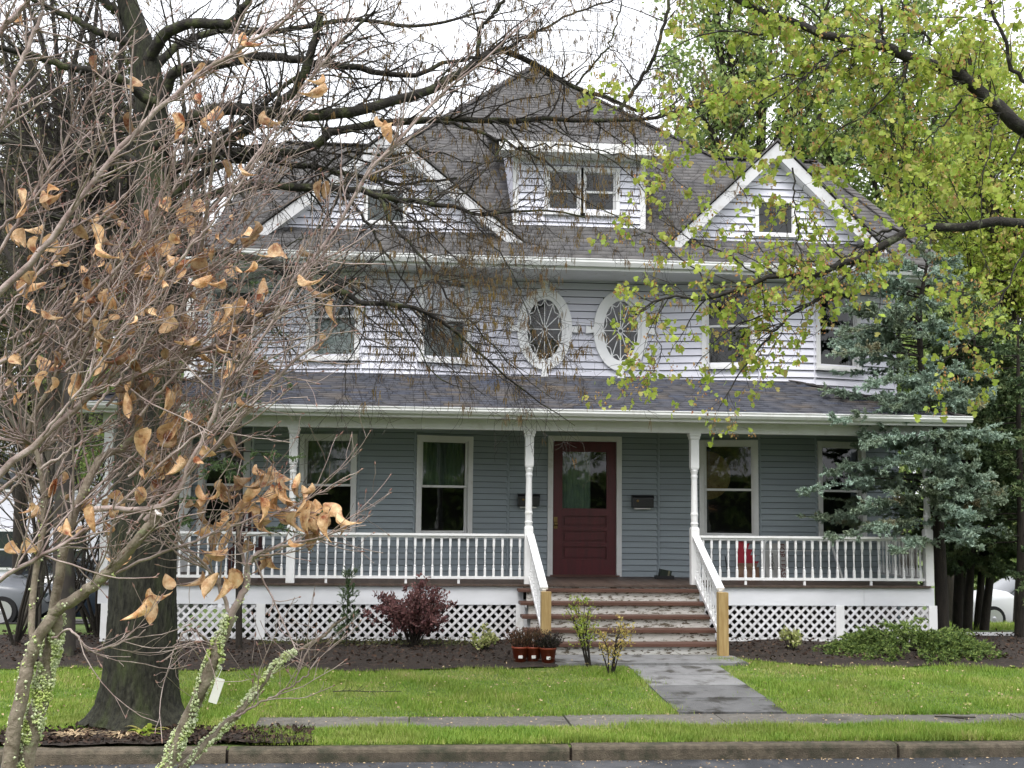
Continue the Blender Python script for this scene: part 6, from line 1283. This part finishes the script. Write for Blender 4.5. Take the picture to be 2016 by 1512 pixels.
# ------------------------------------------------------------------ parked cars and the neighbour's house
def car(label, M4, paint, group='cars parked beside the house'):
    r = bpy.data.objects.new('parked_car', None); attach(r, None, M4); tag(r, label, 'car', group)
    def P(nm, me): o = bpy.data.objects.new(nm, me); COL.objects.link(o); o.parent = r; WM[o.name] = M4; return o
    # cross-sections along the length: (x, half width at belt, z sill, z belt, z roof, half width at roof)
    secs = [(-2.25, .62, .32, .55, .60, .5), (-2.15, .80, .24, .72, .78, .66), (-1.5, .88, .2, .84, .90, .70), (-.85, .89, .2, .90, .98, .68), (-.25, .90, .2, .93, 1.40, .58), (.5, .90, .2, .95, 1.47, .60), (1.15, .89, .2, .95, 1.40, .57), (1.75, .86, .22, .95, 1.05, .62), (2.12, .80, .26, .90, .94, .64), (2.25, .66, .34, .72, .76, .55)]
    V = []; n = 9
    for x, w, zs, zb, zr_, wr in secs:
        half = [(w*.92, zs), (w, zs+.18), (w*1.0, zb-.08), (w*.97, zb), (wr, zr_-.03), (wr*.8, zr_), (0, zr_+.015)]
        V += [(x, -a, b) for a, b in half]+[(x, a, b) for a, b in half[-2::-1]]
    k = 13; F = [(i*k+j, i*k+j+1, (i+1)*k+j+1, (i+1)*k+j) for i in range(len(secs)-1) for j in range(k-1)]
    F += [tuple(range(k)), tuple(range((len(secs)-1)*k, len(secs)*k))]
    gm = M['car_glass']; me = MB().add(V, F).mesh('body', paint, True); me.materials.append(gm)
    for i, f in enumerate(me.polygons):
        s_, j = divmod(i, k-1)
        if i < (len(secs)-1)*(k-1) and j in (3, 8) and 3 <= s_ <= 6: f.material_index = 1
        if i < (len(secs)-1)*(k-1) and s_ in (3, 6) and 3 <= j <= 8: f.material_index = 1
    P('body', me)
    for x in (-1.4, 1.35):
        for s in (-1, 1):
            w_ = P('wheel', MB().lathe([(.22, -.1), (.31, -.1), (.325, -.06), (.325, .06), (.31, .1), (.22, .1)], 24).mesh('wheel', M['tyre'])); mw = Matrix.Translation((x, s*.80, .325)) @ Matrix.Rotation(math.pi/2, 4, 'X'); w_.matrix_basis = mw
            rm = MB().lathe([(.05, 0), (.06, .012), (.03, .02)], 10)
            for q in range(9): a = q*2*math.pi/9; rm.bar((.04*math.cos(a), .04*math.sin(a), .005), (.205*math.cos(a), .205*math.sin(a), .0), .04, .014, up=(0, 0, 1))
            rm.lathe([(.19, -.01), (.222, -.01), (.225, .012), (.195, .012)], 20); o = P('hub_cap', rm.mesh('hub_cap', M['chrome'])); o.matrix_basis = Matrix.Translation((x, s*.908, .325)) @ Matrix.Rotation(-s*math.pi/2, 4, 'X')
    for s in (-1, 1):
        o = P('headlight', MB().box(-.06, .06, -.14, .14, -.05, .05).mesh('headlight', M['glass'])); o.matrix_basis = Matrix.Translation((-2.16, s*.56, .64))
        o = P('tail_light', MB().box(-.06, .06, -.12, .12, -.09, .09).mesh('tail_light', M['red_lens'])); o.matrix_basis = Matrix.Translation((2.14, s*.64, .80))
        o = P('mirror', MB().box(-.06, .06, -.09, .09, -.06, .06).mesh('mirror', paint)); o.matrix_basis = Matrix.Translation((-.62, s*.99, .98))
    return r
M['car_glass'] = mk('car_glass', (0.02, 0.025, 0.03), rough=.05, spec=.8); M['tyre'] = mk('tyre', (0.015, 0.015, 0.016), rough=.8); M['chrome'] = mk('hub_silver', (0.55, 0.55, 0.56), rough=.3, metal=.6)
M['red_lens'] = mk('red_lens', (0.4, 0.01, 0.01), rough=.2)
p = at(1985, 1180, 14.0); car('white car on the driveway seen behind the dark trunks at right', T(p[0]+.55, 14.0, gz(0, 14)-.12, 0), mk('white_car_paint', (0.75, 0.75, 0.77), rough=.25, spec=.5))
p = at(20, 1180, 10.5); car('silver car parked at the far left behind the bare shrubs', T(p[0]-1.3, 10.5, gz(0, 10.5), math.pi), mk('silver_car_paint', (0.16, 0.17, 0.19), rough=.3, spec=.5))
p = at(170, 1190, 12.5); car('dark blue car parked left of the porch behind the oak', T(p[0], 12.5, gz(0, 12.5), math.pi), mk('dark_car_paint', (0.02, 0.03, 0.045), rough=.25, spec=.5))
nb = thing('neighbour_house', 'white neighbour house glimpsed behind the left end of the porch', 'house', (-9.5, 24, -1.5))
MB().box(-14, -5.5, 24, 32, -1.6, 4.2).build('wall', M['siding_up'], nb)
MB().prism([(-14.4, 23.6, 4.2), (-5.1, 23.6, 4.2), (-9.75, 23.6, 7.4)], (0, 8.8, 0)).build('roof', M['ridge'], nb)
for x in (-12.6, -10.6, -8.6, -6.8):
    for z in (-.3, 2.2):
        w_ = MB().box(x-.5, x+.5, 23.93, 23.99, z, z+1.3).build('window', M['trim'], nb); MB().box(x-.42, x+.42, 23.91, 23.935, z+.08, z+.62).box(x-.42, x+.42, 23.91, 23.935, z+.68, z+1.22).build('pane', M['car_glass'], w_)

# unseen trees added across the street behind the viewer, for the window panes to reflect
POS = ['leftmost', 'second from left', 'third from left', 'fourth from left', 'middle', 'fourth from right', 'third from right', 'second from right', 'rightmost']
for k_ in range(9):
    copy_tree(bpy.data.objects['leafy_tree.003'], Matrix.Translation((-22+5.5*k_, -25.5-1.2*(k_ % 3), -.1)) @ Matrix.Rotation(k_*1.3, 4, 'Z') @ Matrix.Scale(1.0+.12*(k_ % 2), 4), POS[k_]+' of the unseen low trees added behind the viewer')

t = thing('hedge', 'long clipped hedge added unseen behind the viewer for the panes to reflect', 'hedge', (8, -24, -.1)); n = 15000  # unseen hedge, added to keep pale low sky out of the pane reflections
x = rng.uniform(-30, 55, n); u = rng.random(n); y = np.where(u < .6, -23.4+rng.normal(0, .06, n), rng.uniform(-24.6, -23.4, n)); z = np.where(u < .6, rng.uniform(-.1, 2.9, n), 2.9+rng.normal(0, .08, n))
tag(put('hedge_leaves', leaf_mesh('hedge_leaves', LEAF4, np.stack([x, y, z], 1), norm(rng.normal(0, 1, (n, 3))), .24+.14*rng.random(n), M['green_leaf']), t), kind='stuff')
MB().box(-30, 55, -24.55, -23.5, -.1, 2.85).build('hedge_core', M['dark_bark'], t)
